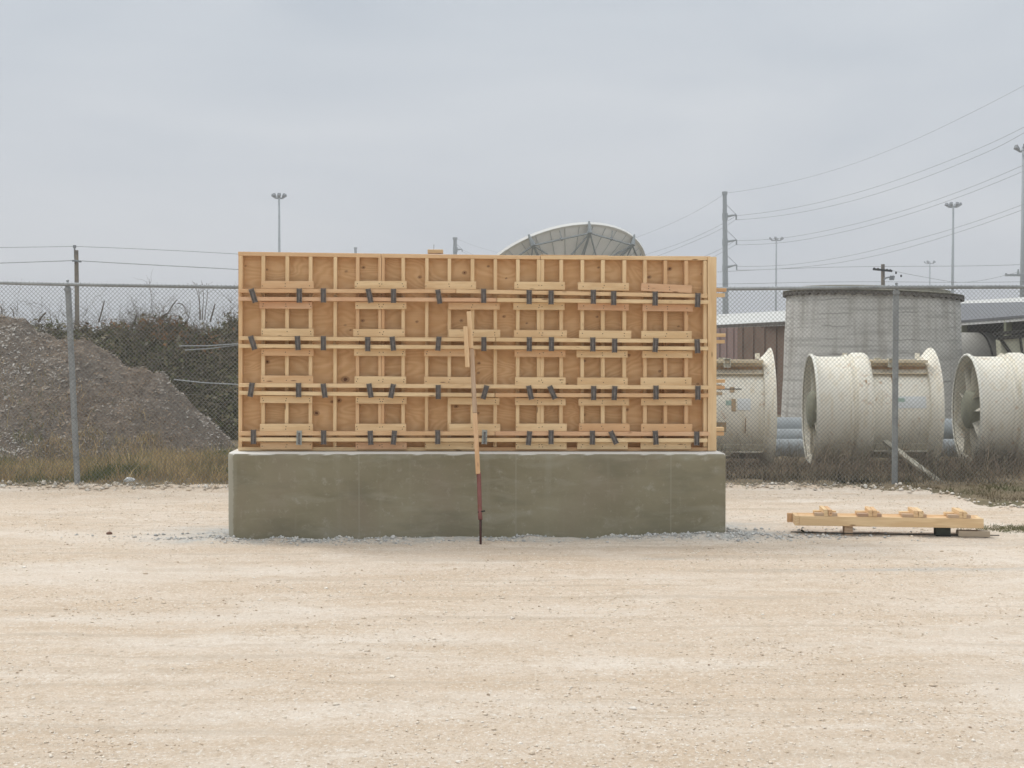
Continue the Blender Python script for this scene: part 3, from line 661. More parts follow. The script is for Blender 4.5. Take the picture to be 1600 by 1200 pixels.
# ------------------------------------------------------------------ timber frame lying on the ground at right
def lumber():
    A = ground(1242, 834.8); Bp = ground(1537, 839.5)
    A.z = Bp.z = 0
    th = math.atan2(Bp.y - A.y, Bp.x - A.x) 
    zt0, zb0 = 1.6 - (807 - 545) * A.y / F, 1.6 - (822 - 545) * A.y / F
    o = empty('timber_frame', (A.x, A.y, 0), th, 'low pine timber frame with four pairs of blocks on top lying on the ground', 'timber frame')
    L = (Bp - A).length; hh = zt0 - zb0; D = .24; FX = Vector((math.cos(th), math.sin(th), 0)); FY_ = Vector((-math.sin(th), math.cos(th), 0))
    zm = zb0 + hh / 2
    def pt(x, y, dz=0): return A + FX * x + FY_ * y + Vector((0, 0, zm + dz))
    plank('side_rail', pt(.036, .019), pt(L, .019), hh, .036, PINE, o)
    plank('side_rail', pt(.036, D - .019), pt(L, D - .019), hh, .036, PINE, o)
    for x in (.017, L * .36, L * .68, L - .02):
        plank('end_rail' if x < .1 or x > L - .1 else 'cross_rail', pt(x, .0 if x < .1 else .04), pt(x, D - (0 if x < .1 else .04)), .034, hh - (.0 if x < .1 else .004), PINE, o, Vector((0, 0, 1)))
    plank('end_rail', pt(-.045, D - .02), pt(-.003, D - .02), hh * .95, .036, PINE, o)
    mb = MB(); v = []
    for dz in (hh / 2 - .016, hh / 2 - .003): v += [pt(.036, .039, dz), pt(L - .041, .039, dz), pt(L - .041, D - .039, dz), pt(.036, D - .039, dz)]
    mb.add(v, BOXF); mb.build('plywood_deck', PLY, o)
    for (xa, xb, ua, ub) in ((1273.5, 1309.5, 1288, 1301), (1341, 1379, 1358, 1371.5), (1411, 1449, 1428.5, 1443.5), (1482, 1517.5, 1499.5, 1510.5)):
        def X(p): return (p - 1242) / (1537 - 1242) * L
        x0, x1, c0, c1 = X(xa), X(xb), X(ua), X(ub)
        zt = hh / 2
        plank('base_board', pt(x0, .045, zt + .014), pt(x1, .045, zt + .014), .027, .075, PINE_D, o)
        plank('base_board', pt(x0 + .01, .20, zt + .014), pt(x1 + .01, .20, zt + .014), .027, .06, PINE, o)
        w_ = (c1 - c0) / 2 - .002; dev = random.uniform(-.012, .012)
        plank('cross_block', pt(c0 + w_ / 2, .004, zt + .0305), pt(c0 + w_ / 2 + dev, .27, zt + .0335), w_, .056, PINE, o, Vector((0, 0, 1)))
        plank('cross_block', pt(c1 - w_ / 2, .000, zt + .0305), pt(c1 - w_ / 2 + dev, .25, zt + .0335), w_, .054, PINE, o, Vector((0, 0, 1)))
    # supports
    def sup(xa, xb, mat, nm, lab, hgt, y0=.02, y1=.14):
        x0 = (xa - 1242) / (1537 - 1242) * L; x1 = (xb - 1242) / (1537 - 1242) * L; h_ = zb0 - .002
        p_, q_ = pt((x0 + x1) / 2, y0), pt((x0 + x1) / 2, y1); p_.z = q_.z = h_ / 2 - .01
        b = plank(nm, p_, q_, x1 - x0, h_ + .02, mat, None, Vector((0, 0, 1)))
        tag(b, lab, 'support block')
    sup(1321, 1334, PINE_D, 'support_block', 'short brown wood block propping the left half of the timber frame', None)
    sup(1465, 1487, DARKBLOCK, 'support_block', 'black block propping the right half of the timber frame', None)
    b = plank('grey_plank', Bp + Vector((-.20, .07, .026)), Bp + Vector((.06, .05, .024)), .050, .09, GREYWOOD, None); tag(b, 'grey weathered plank on the ground under the right end of the timber frame', 'plank')
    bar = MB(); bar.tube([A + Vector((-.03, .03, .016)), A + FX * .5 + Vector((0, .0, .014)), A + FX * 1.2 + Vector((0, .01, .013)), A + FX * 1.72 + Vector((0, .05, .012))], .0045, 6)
    tag(bar.build('shadow_strip', BLACKBAR, None, Matrix.Translation(A)), 'thin black strip standing in for the contact shadow along the front of the timber frame', 'shadow strip')  # black strip added in place of the frame's contact shadow
lumber()
# little things on the ground
def lump(name, px, py, s, mat, label, cat, sc=(1, 1, .8), seed=1):
    r = random.Random(seed); c = ground(px, py); c.z = gz(c.x, c.y) + s * sc[2] * .5
    import bmesh
    bm = bmesh.new(); bmesh.ops.create_icosphere(bm, subdivisions=2, radius=s)
    for v in bm.verts:
        k = 1 + .35 * fbm(v.co.x / s + seed, v.co.y / s, v.co.z / s, 1.0, 3)
        v.co = Vector((v.co.x * sc[0] * k, v.co.y * sc[1] * k, v.co.z * sc[2] * k))
    me = bpy.data.meshes.new(name); bm.to_mesh(me); bm.free(); me.materials.append(mat)
    o = bpy.data.objects.new(name, me); link(o, None, Matrix.Translation(c)); return tag(o, label, cat)
lump('stone', 171, 835, .022, simple('brown_stone', (.20, .12, .09), .9, 60), 'small dark brown stone alone on the pale yard left of the block', 'stone', (1.2, .8, .8), 4)
lump('crumpled_bag', 202, 758, .045, simple('white_plastic', (.72, .74, .75), .5, 30), 'crumpled white litter at the edge of the dry grass', 'litter', (1.5, .8, .8), 9)
lump('dirt_clod', 1253, 832.5, .016, simple('dark_clod', (.05, .055, .035), .9, 60), 'dark round clod below the left end of the timber frame', 'clod', (1.1, 1, 1), 2)
for i, (px, py, s) in enumerate(((256, 836, .03), (268, 834, .022), (281, 833.5, .018))):
    pass
p0 = ground(326, 844.5); p1 = ground(357, 843)
tag(plank('splinter_board', p0 + Vector((0, 0, .012)), p1 + Vector((-.02, 0, .014)), .014, .06, GREYWOOD), 'flat brown splinter of wood on the ground at the left foot of the block', 'wood scrap')

# ------------------------------------------------------------------ chain link fence
FY = 14.72
def railz(x):
    """height of the top rail along X"""
    px = 800 + x * F / FY
    y = inter([(-4000, 441), (0, 442), (105, 444.5), (372, 449), (600, 450.5), (1130, 451.5), (1400, 449), (1600, 448.6), (6000, 446)], px)
    return 1.6 + (545 - y) * FY / F
fence = empty('chain_link_fence', (0, FY, 0), 0, 'long grey chain link fence with round top rail behind the yard', 'fence')
FX0, FX1 = -9.6, 11.2
mb = MB(); xs = np.linspace(FX0, FX1, 40)
mb.tube([(x, FY, railz(x)) for x in xs], .021, 10); mb.build('top_rail', GALV, fence, smooth=True)
PX = [-8.16, None, -1.85, 1.27, None, 7.55, 10.7]
posts = [(-8.15, -8.12), ((105 - 800) / F * FY, (117.3 - 800) / F * FY), (-1.87, -1.87), (1.28, 1.28), ((1401.2 - 800) / F * FY, (1401.8 - 800) / F * FY), (7.58, 7.58), (10.72, 10.72)]
for xt, xb in posts:
    zt = railz(xt)
    mb = MB(); mb.tube([(xb, FY + .06, -.1), (xt, FY + .055, zt - .045)], .034, 14); p_ = autosmooth(mb.build('post', GALV, fence))
    mb = MB(); mb.lathe([(-.05, .040), (-.012, .040), (-.008, .030), (.02, .024), (.05, .014), (.062, .012)], 12, 'Z'); mb.tube([(0, 0, .06), (0, 0, .078), (0, 0, .085)], [.012, .019, .010], 8)
    autosmooth(mb.build('post_cap', GALV, p_, Matrix.Translation((xt, FY + .04, zt - .03)), local=True))
    mb = MB()
    for zz in (.35, .8, 1.25, 1.7): mb.tube([(xb + (xt - xb) * zz / 2.3 - .038, FY + .02, zz), (xb + (xt - xb) * zz / 2.3, FY + .018, zz), (xb + (xt - xb) * zz / 2.3 + .038, FY + .03, zz + .004)], .003, 4)
    mb.build('wire_tie', WIRE, p_)
def fabric():
    P = .0245; r = .0018; V = []; Fc = []; H = 2.30; nseg = 6
    n = int((FX1 - FX0 + 2 * H) / (2 * P))
    def wire(a, b, off):
        d = (b - a); L = d.length; d.normalize(); s = d.cross(Vector((0, 1, 0))).normalized() * r; t = Vector((0, r, 0))
        k = len(V)
        for j in range(nseg + 1):
            p = a + (b - a) * (j / nseg); p = Vector((p.x, p.y + off + .012 * fbm(p.x, p.z, 0, .7, 2), p.z))
            V.extend([p + s, p + t, p - s, p - t])
        for j in range(nseg):
            for m in range(4): Fc.append((k + j * 4 + m, k + j * 4 + (m + 1) % 4, k + j * 4 + 4 + (m + 1) % 4, k + j * 4 + 4 + m))
    for i in range(n):
        x = FX0 - H + i * 2 * P
        for sgn in (1, -1):
            xa, xb = (x, x + H) if sgn > 0 else (x + H, x)
            a = Vector((xa, FY - .022, .03)); b = Vector((xb, FY - .022, .03 + H))
            # clip to the rail and to the fence's ends
            pts = []
            for j in range(0, 49):
                p = a + (b - a) * j / 48
                if FX0 <= p.x <= FX1 and p.z < railz(p.x) + .03: pts.append(p)
            if len(pts) > 3: wire(pts[0], pts[-1], .002 * sgn)
    # knuckled tips above the rail
    for i in range(int((FX1 - FX0) / (2 * P))):
        x = FX0 + i * 2 * P; z = railz(x)
        k = len(V); h = .030 + random.uniform(-.006, .008); w = .003
        V.extend([Vector((x - w, FY - .022, z)), Vector((x + w, FY - .020, z)), Vector((x + random.uniform(-.006, .006), FY - .022, z + h))]); Fc.append((k, k + 1, k + 2))
    o = mobj('mesh_fabric', V, Fc, WIRE, fence); return o
fabric()
mb = MB(); mb.tube([(x, FY + .02, railz(x) + .062 + .006 * math.sin(x * 2.1)) for x in np.linspace(2.0, FX1, 40)], .0018, 4); mb.build('tension_wire', WIRE, fence)
for nm_, yy in (('tension_wire', 592.5), ('tension_wire', 700)):
    pass

# ------------------------------------------------------------------ mulch mound and brush pile at left
def heap(name, YC, prof, slope_f, slope_b, nx, ny, mat, rough, xr, yr, base=-.05, nscale=1.0):
    V = []; xs = np.linspace(*xr, nx); ys = np.linspace(*yr, ny)
    def hz(x, y):
        px = 800 + x * F / YC; h = 1.6 + (545 - inter(prof, px)) * YC / F
        d = y - YC; z = h - (abs(d) * slope_f if d < 0 else d * slope_b) + (.25 * slope_f * (1 - min(1, abs(d) / .5) ** 2) * 0)
        z = z + rough * fbm(x, y, 3.3, 1.4 * nscale, 4) + rough * .5 * fbm(x, y, 7, 5 * nscale, 3)
        return max(base, z)
    for y in ys:
        for x in xs: V.append((x, y, hz(x, y)))
    i = np.arange(nx - 1)[None, :] + nx * np.arange(ny - 1)[:, None]
    Fc = np.stack([i, i + 1, i + 1 + nx, i + nx], -1).reshape(-1, 4)
    return mobj(name, V, Fc, mat, None, Matrix.Translation(Vector((sum(xr) / 2, YC, 0))), smooth=True), hz
def mulch_mat():
    m = M('mulch', .95, spec=.1); v = m.vec()
    c = m.mix(m.ramp(m.noise(v, 1.1, 5, .6), [(.35, 0), (.65, 1)]), (.25, .215, .18), (.31, .24, .18))
    c = m.mix(m.ramp(m.noise(v, 13, 6, .8), [(.42, 0), (.62, .8)]), c, (.12, .095, .08))
    c = m.mix(m.ramp(m.noise(m.vec(loc=(3, 1, 4)), 30, 5, .8), [(.56, 0), (.66, .85)]), c, (.42, .40, .38))
    m.color(c).bump(m.noise(v, 18, 6, .8), 1.0, .06); return m.m
mprof = [(-1200, 560), (-500, 500), (-150, 488), (0, 497), (36, 502), (67, 520), (100, 528), (135, 538), (160, 552), (182, 562), (220, 577), (252, 587), (275, 610), (300, 632), (325, 652), (345, 676), (372, 712), (420, 760), (700, 900)]
mound, mhz = heap('mulch_mound', 20.2, mprof, .60, .62, 220, 130, mulch_mat(), .12, (-17, -3.0), (15.6, 25))
tag(mound, 'big grey brown mound of shredded mulch behind the fence at left', 'mulch mound')
def cards(n, sampler, size, aspect=.35, seed=2, bend=False, up=0.0):
    """n small quads; sampler returns position and normal"""
    r = np.random.default_rng(seed); V = np.zeros((n, 4, 3)); rn = r.random(n)
    for i in range(n):
        p, nn = sampler(r)
        a = Vector(r.normal(size=3)); a = (a - Vector(nn) * a.dot(Vector(nn)) * (1 - up)).normalized()
        b = Vector(nn).cross(a); b = (b + Vector(r.normal(size=3)) * .5).normalized()
        s = size * (.5 + r.random() ** 2 * 1.3); w = s * aspect * (.6 + .8 * r.random())
        P = Vector(p)
        for k, q in enumerate((P - a * s, P + b * w, P + a * s, P - b * w)): V[i, k] = q
    return V.reshape(-1, 3), np.arange(4 * n).reshape(-1, 4), np.repeat(rn, 4)
def mound_sampler(r):
    while 1:
        y = r.uniform(16.2, 20.9); x = r.uniform(-12, -3.5); z = mhz(x, y)
        if z > .0: break
    return (x, y, z + .012), Vector((0, -.5, .86))
V, Fc, rn = cards(27000, mound_sampler, .024, .4, 5)
o = mobj('mulch_chips', V, Fc, varied('mulch_chips', [(.13, .095, .065), (.26, .19, .13), (.33, .25, .18), (.28, .235, .19), (.36, .32, .28), (.38, .35, .31), (.52, .49, .45)]), mound, WM[mound.name], attrs={'rnd': np.clip(rn * .75 + np.repeat([.13 + .75 * fbm(p[0], p[1], p[2], .9, 3) for p in V.reshape(-1, 4, 3).mean(1)], 4), 0, 1)})
tag(o, kind='stuff')
# brush pile
bprof = [(-2200, 600), (-900, 560), (-300, 520), (60, 508), (130, 515), (200, 503), (240, 505), (290, 497), (320, 512), (350, 505), (372, 492), (420, 488), (500, 495), (620, 520), (700, 560), (760, 640), (900, 800)]
def brush_mat():
    m = M('brush_core', 1, spec=.05); v = m.vec()
    m.color(m.mix(m.ramp(m.noise(v, 5, 6, .8), [(.35, 0), (.65, 1)]), (.035, .036, .02), (.10, .085, .05))); return m.m
brush = empty('brush_pile', (-7, 24, 0), 0, 'tangled heap of dark green brush and vines behind the mulch mound', 'brush pile')
bp = [(a, b + 6) for a, b in bprof]
core, bhz = heap('core', 23.6, bp, 1.3, .7, 150, 50, brush_mat(), .22, (-17, -.2), (21, 27.5), nscale=1.2)
core.name = 'earth_core'
core.parent = brush; core.matrix_basis = WM[brush.name].inverted() @ core.matrix_basis
def leaf_mat():
    m = M('brush_leaves', .9, spec=.1); v = m.vec()
    c = m.ramp(m.attr('rnd'), [(0, (.065, .07, .035)), (.3, (.12, .13, .06)), (.5, (.19, .185, .095)), (.7, (.24, .205, .125)), (.86, (.17, .135, .085)), (.95, (.30, .27, .19)), (1, (.42, .40, .33))])
    c = m.mix(m.ramp(m.noise(v, .9, 4, .6), [(.5, 0), (.64, .75)]), c, (.10, .085, .055))
    c = m.mix(m.ramp(m.noise(m.vec(loc=(7, 3, 2)), 1.6, 4, .6), [(.58, 0), (.68, .6)]), c, (.17, .10, .065))
    rr = m.attr('rust'); c = m.mix(rr, c, (.26, .12, .05))
    m.color(c); return m.m
LEAF = leaf_mat()
def brush_sampler(r):
    while 1:
        t = r.random(); x = r.uniform(-15, -1.2); y = r.uniform(21.6, 24.6); z = bhz(x, y)
        if z > .05: break
    d = abs(r.normal()) * .16
    return (x, y - d * .6, z + d * .55), Vector((0, -.75, .65))
n_l = 42000
V, Fc, rn = cards(n_l, brush_sampler, .034, .55, 8, up=.6)
C = V.reshape(-1, 4, 3).mean(1); px = 800 + C[:, 0] * F / C[:, 1]; py = 545 - (C[:, 2] - 1.6) * F / C[:, 1]
rust = np.exp(-((px - 262) / 32) ** 2 - ((py - 515) / 20) ** 2) + .6 * np.exp(-((px - 330) / 22) ** 2 - ((py - 535) / 16) ** 2) + .5 * np.exp(-((px - 180) / 50) ** 2 - ((py - 503) / 10) ** 2)
rust = np.where(rng.random(n_l) < rust, .75, 0)
tag(mobj('leaves', V, Fc, LEAF, brush, attrs={'rnd': rn, 'rust': np.repeat(rust, 4)}), kind='stuff')
TWIG = varied('twigs', [(.09, .075, .055), (.17, .14, .11), (.24, .21, .17), (.13, .11, .09), (.33, .29, .24)])
def branch(mb, rn, p, d, L, r, depth, rr, curl=.25, kids=3):
    """recursive bare twig"""
    pts = [Vector(p)]; n = 5; dd = Vector(d).normalized(); val = rr.random()
    for i in range(n):
        dd = (dd + Vector((rr.gauss(0, curl), rr.gauss(0, curl), rr.gauss(0, curl)))).normalized(); pts.append(pts[-1] + dd * (L / n))
    k = len(mb.v); mb.tube(pts, [r * (1 - .75 * i / n) for i in range(n + 1)], 3, cap=False); rn += [val] * (len(mb.v) - k)
    if depth > 0:
        for j in range(kids):
            i = rr.randint(1, n); q = pts[i]; nd = (dd + Vector((rr.gauss(0, .6), rr.gauss(0, .6), rr.gauss(0, .5)))).normalized()
            branch(mb, rn, q, nd, L * rr.uniform(.35, .65), r * .55, depth - 1, rr, curl, kids)
rr = random.Random(11)
mb = MB(); rn = []
for i in range(460):
    px_ = rr.uniform(-60, 372) if i < 380 else rr.uniform(372, 640); x = (px_ - 800) / F * 23.6; y = 23.6 + rr.uniform(-.8, .4)
    z = bhz(x, y) - .08
    branch(mb, rn, (x, y, z), (rr.gauss(0, .55), rr.gauss(0, .3), 1), rr.uniform(.2, .75) * (1 if rr.random() < .3 else .72), rr.uniform(.003, .008), 2, rr, .2, 4)
for i in range(1500):                                   # sticks and vines lying over the face of the heap
    x = rr.uniform(-13, -1.5); y = rr.uniform(21.8, 24); z = bhz(x, y) + rr.uniform(0, .12)
    if z < .1: continue
    branch(mb, rn, (x, y - .1, z), (rr.gauss(0, 1), -.5, rr.gauss(0, .6)), rr.uniform(.25, .9), rr.uniform(.003, .008), 1, rr, .22, 2)
for (pa, pb, r_) in (((154, 498), (163, 470), .015), ((205, 507), (214, 492), .014), ((262, 484), (277, 468), .012), ((328, 497), (336, 475), .016), ((60, 497), (72, 489), .018), ((277, 468), (290, 482), .010), ((262, 484), (250, 500), .018), ((3, 492), (1, 479), .012), ((22, 490), (16, 480), .01)):
    k = len(mb.v); mb.tube([at(pa[0], pa[1] + 6, 23.3), at((pa[0] + pb[0]) / 2 + 1, (pa[1] + pb[1]) / 2, 23.3), at(*pb, 23.3)], [r_, r_ * .9, r_ * .7], 5); rn += [.12] * (len(mb.v) - k)
mobj('branches', mb.v, mb.f, TWIG, brush, attrs={'rnd': rn})
# feathery bare bush and a curly twig above the heap
mb = MB(); rn = []
c0 = at(222, 512, 23.9)
for i in range(46):
    a = rr.uniform(-1.25, 1.1); branch(mb, rn, c0 + Vector((rr.gauss(0, .1), rr.gauss(0, .1), 0)), (math.sin(a), rr.gauss(0, .25), math.cos(a) * .8), rr.uniform(.25, .5), .004, 2, rr, .14, 4)
bush = mobj('bare_bush', mb.v, mb.f, varied('grey_twigs', [(.20, .18, .16), (.30, .28, .25), (.16, .14, .12)]), None, Matrix.Translation(c0), attrs={'rnd': rn}); tag(bush, 'small bare grey feathery bush rising from the brush heap', 'bush')
mb = MB(); rn = []
for px_, tipx in ((312, 309), (316, 318), (320, 326), (314, 303)):
    p = [at(px_ + (tipx - px_) * t + 3 * math.sin(5 * t) * t, 500 - 68 * t ** .8 + (8 * (t - .8) * 10 if t > .9 else 0), 23.8) for t in np.linspace(0, 1, 12)]
    mb.tube(p, [.008 * (1 - .7 * t) for t in np.linspace(0, 1, 12)], 4)
    for k in (6, 8, 10): branch(mb, rn, p[k], (rr.gauss(0, 1), 0, .6), .12, .004, 1, rr, .4, 2)
rn = [.3] * len(mb.v)
cur = mobj('curly_twigs', mb.v, mb.f, TWIG, None, Matrix.Translation(at(315, 500, 23.8)), attrs={'rnd': rn}); tag(cur, 'thin curly bare sapling poking up above the fence rail near the formwork', 'sapling')
for i, (a, b, lab) in enumerate((((281, 540.5), (376, 537), 'upper'), ((290, 547), (376, 538.5), 'middle'), ((272, 593), (376, 601), 'lower'))):
    mb = MB(); pa, pb = at(*a, 17.5), at(*b, 15.1); mb.tube([pa, (pa + pb) / 2 - Vector((0, 0, .012)), pb], .008, 6)
    tag(mb.build('pale_rod', GALV, None, Matrix.Translation(pa)), {'upper': 'thin pale rod sloping up to the formwork edge in front of the brush', 'middle': 'thin pale rod just below the upper one, meeting it at the formwork edge', 'lower': 'thin pale rod lower down sloping down to the formwork edge'}[lab], 'rod')

# ------------------------------------------------------------------ grass and weeds
def grass(name, n, area, hfun, cols, label, seed, w=.0035, lean=.35):
    r = np.random.default_rng(seed); P = []
    while len(P) < n:
        m = 20000; x = r.uniform(area[0], area[1], m); y = r.uniform(area[2], area[3], m)
        for a, b in zip(x, y):
            h = hfun(a, b, r)
            if h > 0: P.append((a, b, h))
            if len(P) >= n: break
    P = np.array(P); n = len(P)
    h = P[:, 2]; lx = r.normal(size=n) * lean * h; ly = r.normal(size=n) * lean * h; a = r.uniform(0, np.pi, n); ww = w * r.uniform(.6, 1.6, n)
    z0 = np.zeros(n)
    for i in range(n): z0[i] = max(gz(P[i, 0], P[i, 1]), mhz(P[i, 0], P[i, 1]) if P[i, 0] < -2.8 and P[i, 1] > 15.6 else -9) - .01
    dx, dy = np.cos(a) * ww, np.sin(a) * ww
    V = np.zeros((n, 5, 3))
    V[:, 0] = np.stack([P[:, 0] - dx, P[:, 1] - dy, z0], -1); V[:, 1] = np.stack([P[:, 0] + dx, P[:, 1] + dy, z0], -1)
    V[:, 2] = np.stack([P[:, 0] + dx * .8 + lx * .35, P[:, 1] + dy * .8 + ly * .35, z0 + h * .55], -1); V[:, 3] = np.stack([P[:, 0] - dx * .8 + lx * .35, P[:, 1] - dy * .8 + ly * .35, z0 + h * .55], -1)
    V[:, 4] = np.stack([P[:, 0] + lx, P[:, 1] + ly, z0 + h], -1)
    i = 5 * np.arange(n)[:, None]
    tri = np.concatenate([i + np.array([0, 1, 2]), i + np.array([0, 2, 3]), i + np.array([3, 2, 4])], 0)
    patch = np.array([.5 + .9 * fbm(p[0], p[1], 1, 1.1, 3) for p in P])
    rv = np.clip((patch - .5) * 1.3 + .15 + r.random(n) * .7, 0, 1)
    return tag(mobj(name, V.reshape(-1, 3), tri, varied(name, cols), attrs={'rnd': np.repeat(rv, 5)}), label, 'grass', None, 'stuff')
def hl(x, y, r):
    if x > -2.0 or (y > 15.6 and mhz(x, y) > .10 + .55 * max(0, fbm(x, y, 4, .9, 3)) and r.random() < .93): return 0
    d = .5 + 1.0 * fbm(x, y, 2, 1.3, 3)
    if r.random() > d + .35: return 0
    e = (y - 14.85) / .5
    return max(0, min(1, .35 + e)) * (r.uniform(.03, .14) if r.random() < .93 else r.uniform(.12, .34)) * (1 + .8 * fbm(x, y, 9, .8, 2)) * (1.0 if y < 16.5 else .8) 
grass('dry_grass', 52000, (-9.8, -2.0, 14.75, 19.4), hl, [(.13, .15, .06), (.28, .24, .12), (.48, .36, .18), (.60, .46, .26), (.40, .28, .16), (.26, .22, .12)], 'dry yellow brown grass along the fence below the mulch mound', 21)
def hr(x, y, r):
    d = .5 + 1.0 * fbm(x, y, 12, 1.6, 3)
    if r.random() > (d - .28) * 2.2: return 0
    e = (y - 14.8) / .3
    return max(0, min(1, .3 + e)) * (r.uniform(.03, .15) if r.random() < .82 else r.uniform(.15, .42)) * (1 + .8 * fbm(x, y, 19, 1.2, 2))
grass('dead_weeds', 11500, (2.0, 8.6, 14.8, 17.3), hr, [(.05, .05, .035), (.11, .095, .065), (.22, .17, .12), (.16, .15, .09), (.40, .30, .21)], 'dark dead weeds around the feet of the big fans behind the fence', 22, .003, .5)
def hv(x, y, r):
    e = y - pad_edge(x)
    if e < .25 or r.random() > .55 + fbm(x, y, 6, 1.5, 3): return 0
    return r.uniform(.02, .07)
grass('verge_grass', 9000, (4.4, 8.6, 11.6, 14.8), hv, [(.10, .11, .05), (.17, .14, .08), (.24, .19, .12), (.15, .12, .08)], 'short sparse grass on the dirt verge at the right', 23, .003, .8)
def hg(x, y, r):
    g = math.exp(-((x - 4.75) / .45) ** 2 - ((y - 11.3) / .13) ** 2)
    return r.uniform(.01, .045) if r.random() < g else 0
grass('green_tuft_grass', 3500, (3.9, 5.6, 10.9, 11.7), hg, [(.07, .10, .035), (.12, .14, .06), (.18, .17, .09)], 'small patch of green grass right of the timber frame', 24, .003, .8)
# stalks among the weeds
mb = MB(); rn = []
for i in range(800):
    x = rr.uniform(2.2, 7.9); y = rr.uniform(14.95, 16.8)
    branch(mb, rn, (x, y, .0), (rr.gauss(0, .6), rr.gauss(0, .3), 1), rr.uniform(.15, .5), rr.uniform(.002, .0045), 1, rr, .2, 3)
tag(mobj('dead_stalks', mb.v, mb.f, varied('stalks', [(.06, .05, .04), (.20, .15, .11), (.38, .31, .23)]), attrs={'rnd': rn}), 'bare dead stalks and thin branches standing among the weeds under the fans', 'stalks', None, 'stuff')

# ------------------------------------------------------------------ big fans behind the fence
def blade_mesh(r0, r1, chord, twist0, twist1, s0, th):
    """one fan vane: from radius r0 to r1, twisted about its radial axis; axis = X, radial = Z"""
    V = []; n = 7; prof = [(-.5, 0), (-.25, .5), (.1, .6), (.5, 0), (.1, -.25), (-.25, -.3)]
    for i in range(n):
        t = i / (n - 1); rad = r0 + (r1 - r0) * t; tw = R(twist0 + (twist1 - twist0) * t); c = chord * (1 - .12 * t)
        for a, b in prof:
            x = a * c; y = b * th; V.append((s0 + x * math.cos(tw) - y * math.sin(tw), x * math.sin(tw) + y * math.cos(tw), rad))
    m = len(prof); f = [(i * m + k, i * m + (k + 1) % m, (i + 1) * m + (k + 1) % m, (i + 1) * m + k) for i in range(n - 1) for k in range(m)]
    return V, f
def make_fan():
    root = empty('axial_fan', (0, 0, 0))
    I = Matrix()
    prof = [(0, .757), (.012, .762), (.035, .752), (.07, .735), (.13, .728), (.42, .728), (.43, .728), (.435, .752), (.46, .758), (.475, .745), (.485, .73), (.515, .73), (.53, .765), (.56, .782), (.70, .782), (.73, .762), (.745, .70), (.75, .655), (1.46, .655), (1.465, .69), (1.47, .72), (1.50, .735), (1.55, .79), (1.585, .845), (1.60, .85), (1.605, .838),
            (1.56, .775), (1.50, .72), (1.46, .64), (.75, .64), (.3, .70), (.05, .715), (.012, .728)]
    mb = MB(); mb.lathe(prof, 72, 'X', close=True); h = mb.build('housing', CREAM, root, I, local=True); h.data.flip_normals(); autosmooth(h, 30)
    mb = MB(); mb.lathe([(-.03, .001), (-.028, .20), (.0, .255), (.03, .262), (.62, .262), (.62, .001)], 40, 'X'); autosmooth(mb.build('hub', HUBM, root, I, local=True))
    mb = MB(); mb.lathe([(-.012, .735), (-.02, .75), (-.012, .768), (.014, .770), (.014, .765), (-.002, .757), (-.002, .74)], 72, 'X', close=True); rl = mb.build('rim', simple('rim_paint', (.86, .84, .76), .6, 6, .12), root, I, local=True); autosmooth(rl, 40)
    for k in range(9):
        V, f = blade_mesh(.25, .728, .19, 22, 38, .115, .022)
        b = mobj('vane', V, f, CREAM, root, Matrix.Rotation(2 * math.pi * (k + .12) / 9, 4, 'X'), local=True); autosmooth(b, 50)
    mb = MB(); mb.lathe([(.80, .001), (.80, .30), (1.3, .30), (1.3, .001)], 32, 'X'); autosmooth(mb.build('motor', CREAM_D, root, I, local=True))
    mb = MB(); mb.lathe([(.27, .255), (.27, .700), (.285, .700), (.285, .255)], 48, 'X', close=True); mb.build('shade_ring', simple('duct_shade', (.13, .125, .10), .8, 3, .5), root, I, local=True)  # dark backing added behind the vanes; its colour stands for the duct's shade
    # C-channels on the body, top and bottom, front and back
    for sy in (-1, 1):
        for z0, z1 in ((.50, .685), (-.535, -.395)):
            y1 = .50 * sy; y0 = .30 * sy
            mb = MB(); ya, yb = sorted((y1, y0)); th = .016
            mb.box(.752, 1.462, ya, yb, z1 - th, z1); mb.box(.752, 1.462, ya, yb, z0, z0 + th)
            w0, w1 = sorted((y0 + sy * .02, y0 + sy * .036)); mb.box(.752, 1.462, w0, w1, z0 + th, z1 - th)
            mb.box(.752, 1.462, min(y1, y1 - sy * .006), max(y1, y1 - sy * .006), z1 - th - .02, z1 - th)
            ch = mb.build('channel', CREAM_R if z0 > 0 else CREAM, root, I, local=True)
            # square lug in the channel
            zc = z1 - .02 if z0 > 0 else z0 + .03
            mb = MB(); lx = .99
            ya, yb = sorted((y1 + sy * .03, y1 - sy * .05)); 
            for a, b, c, d in ((-.045, .045, .035, .045), (-.045, .045, -.075, -.065), (-.045, -.035, -.065, .035), (.035, .045, -.065, .035)): mb.box(lx + a, lx + b, ya, yb, zc + c, zc + d)
            mb.box(lx - .034, lx + .034, min(y1 - sy * .02, y1 - sy * .03), max(y1 - sy * .02, y1 - sy * .03), zc - .064, zc + .034)
            mb.build('lug', CREAM_D, ch, I, local=True)
            if z0 > 0:
                mb = MB(); w2, w3 = sorted((y0 + sy * .037, y0 + sy * .043)); mb.box(.755, 1.46, w2, w3, z0 + th + .002, z0 + .10)
                mb.build('rust_band', RUST, ch, I, local=True)
    # top lugs for lifting
    for s in (.46, 1.43):
        mb = MB(); mb.box(s - .03, s + .03, -.012, .012, .70, .775); mb.build('lifting_lug', CREAM, root, I, local=True)
    return root
B = R(5.3)
fan0 = make_fan()
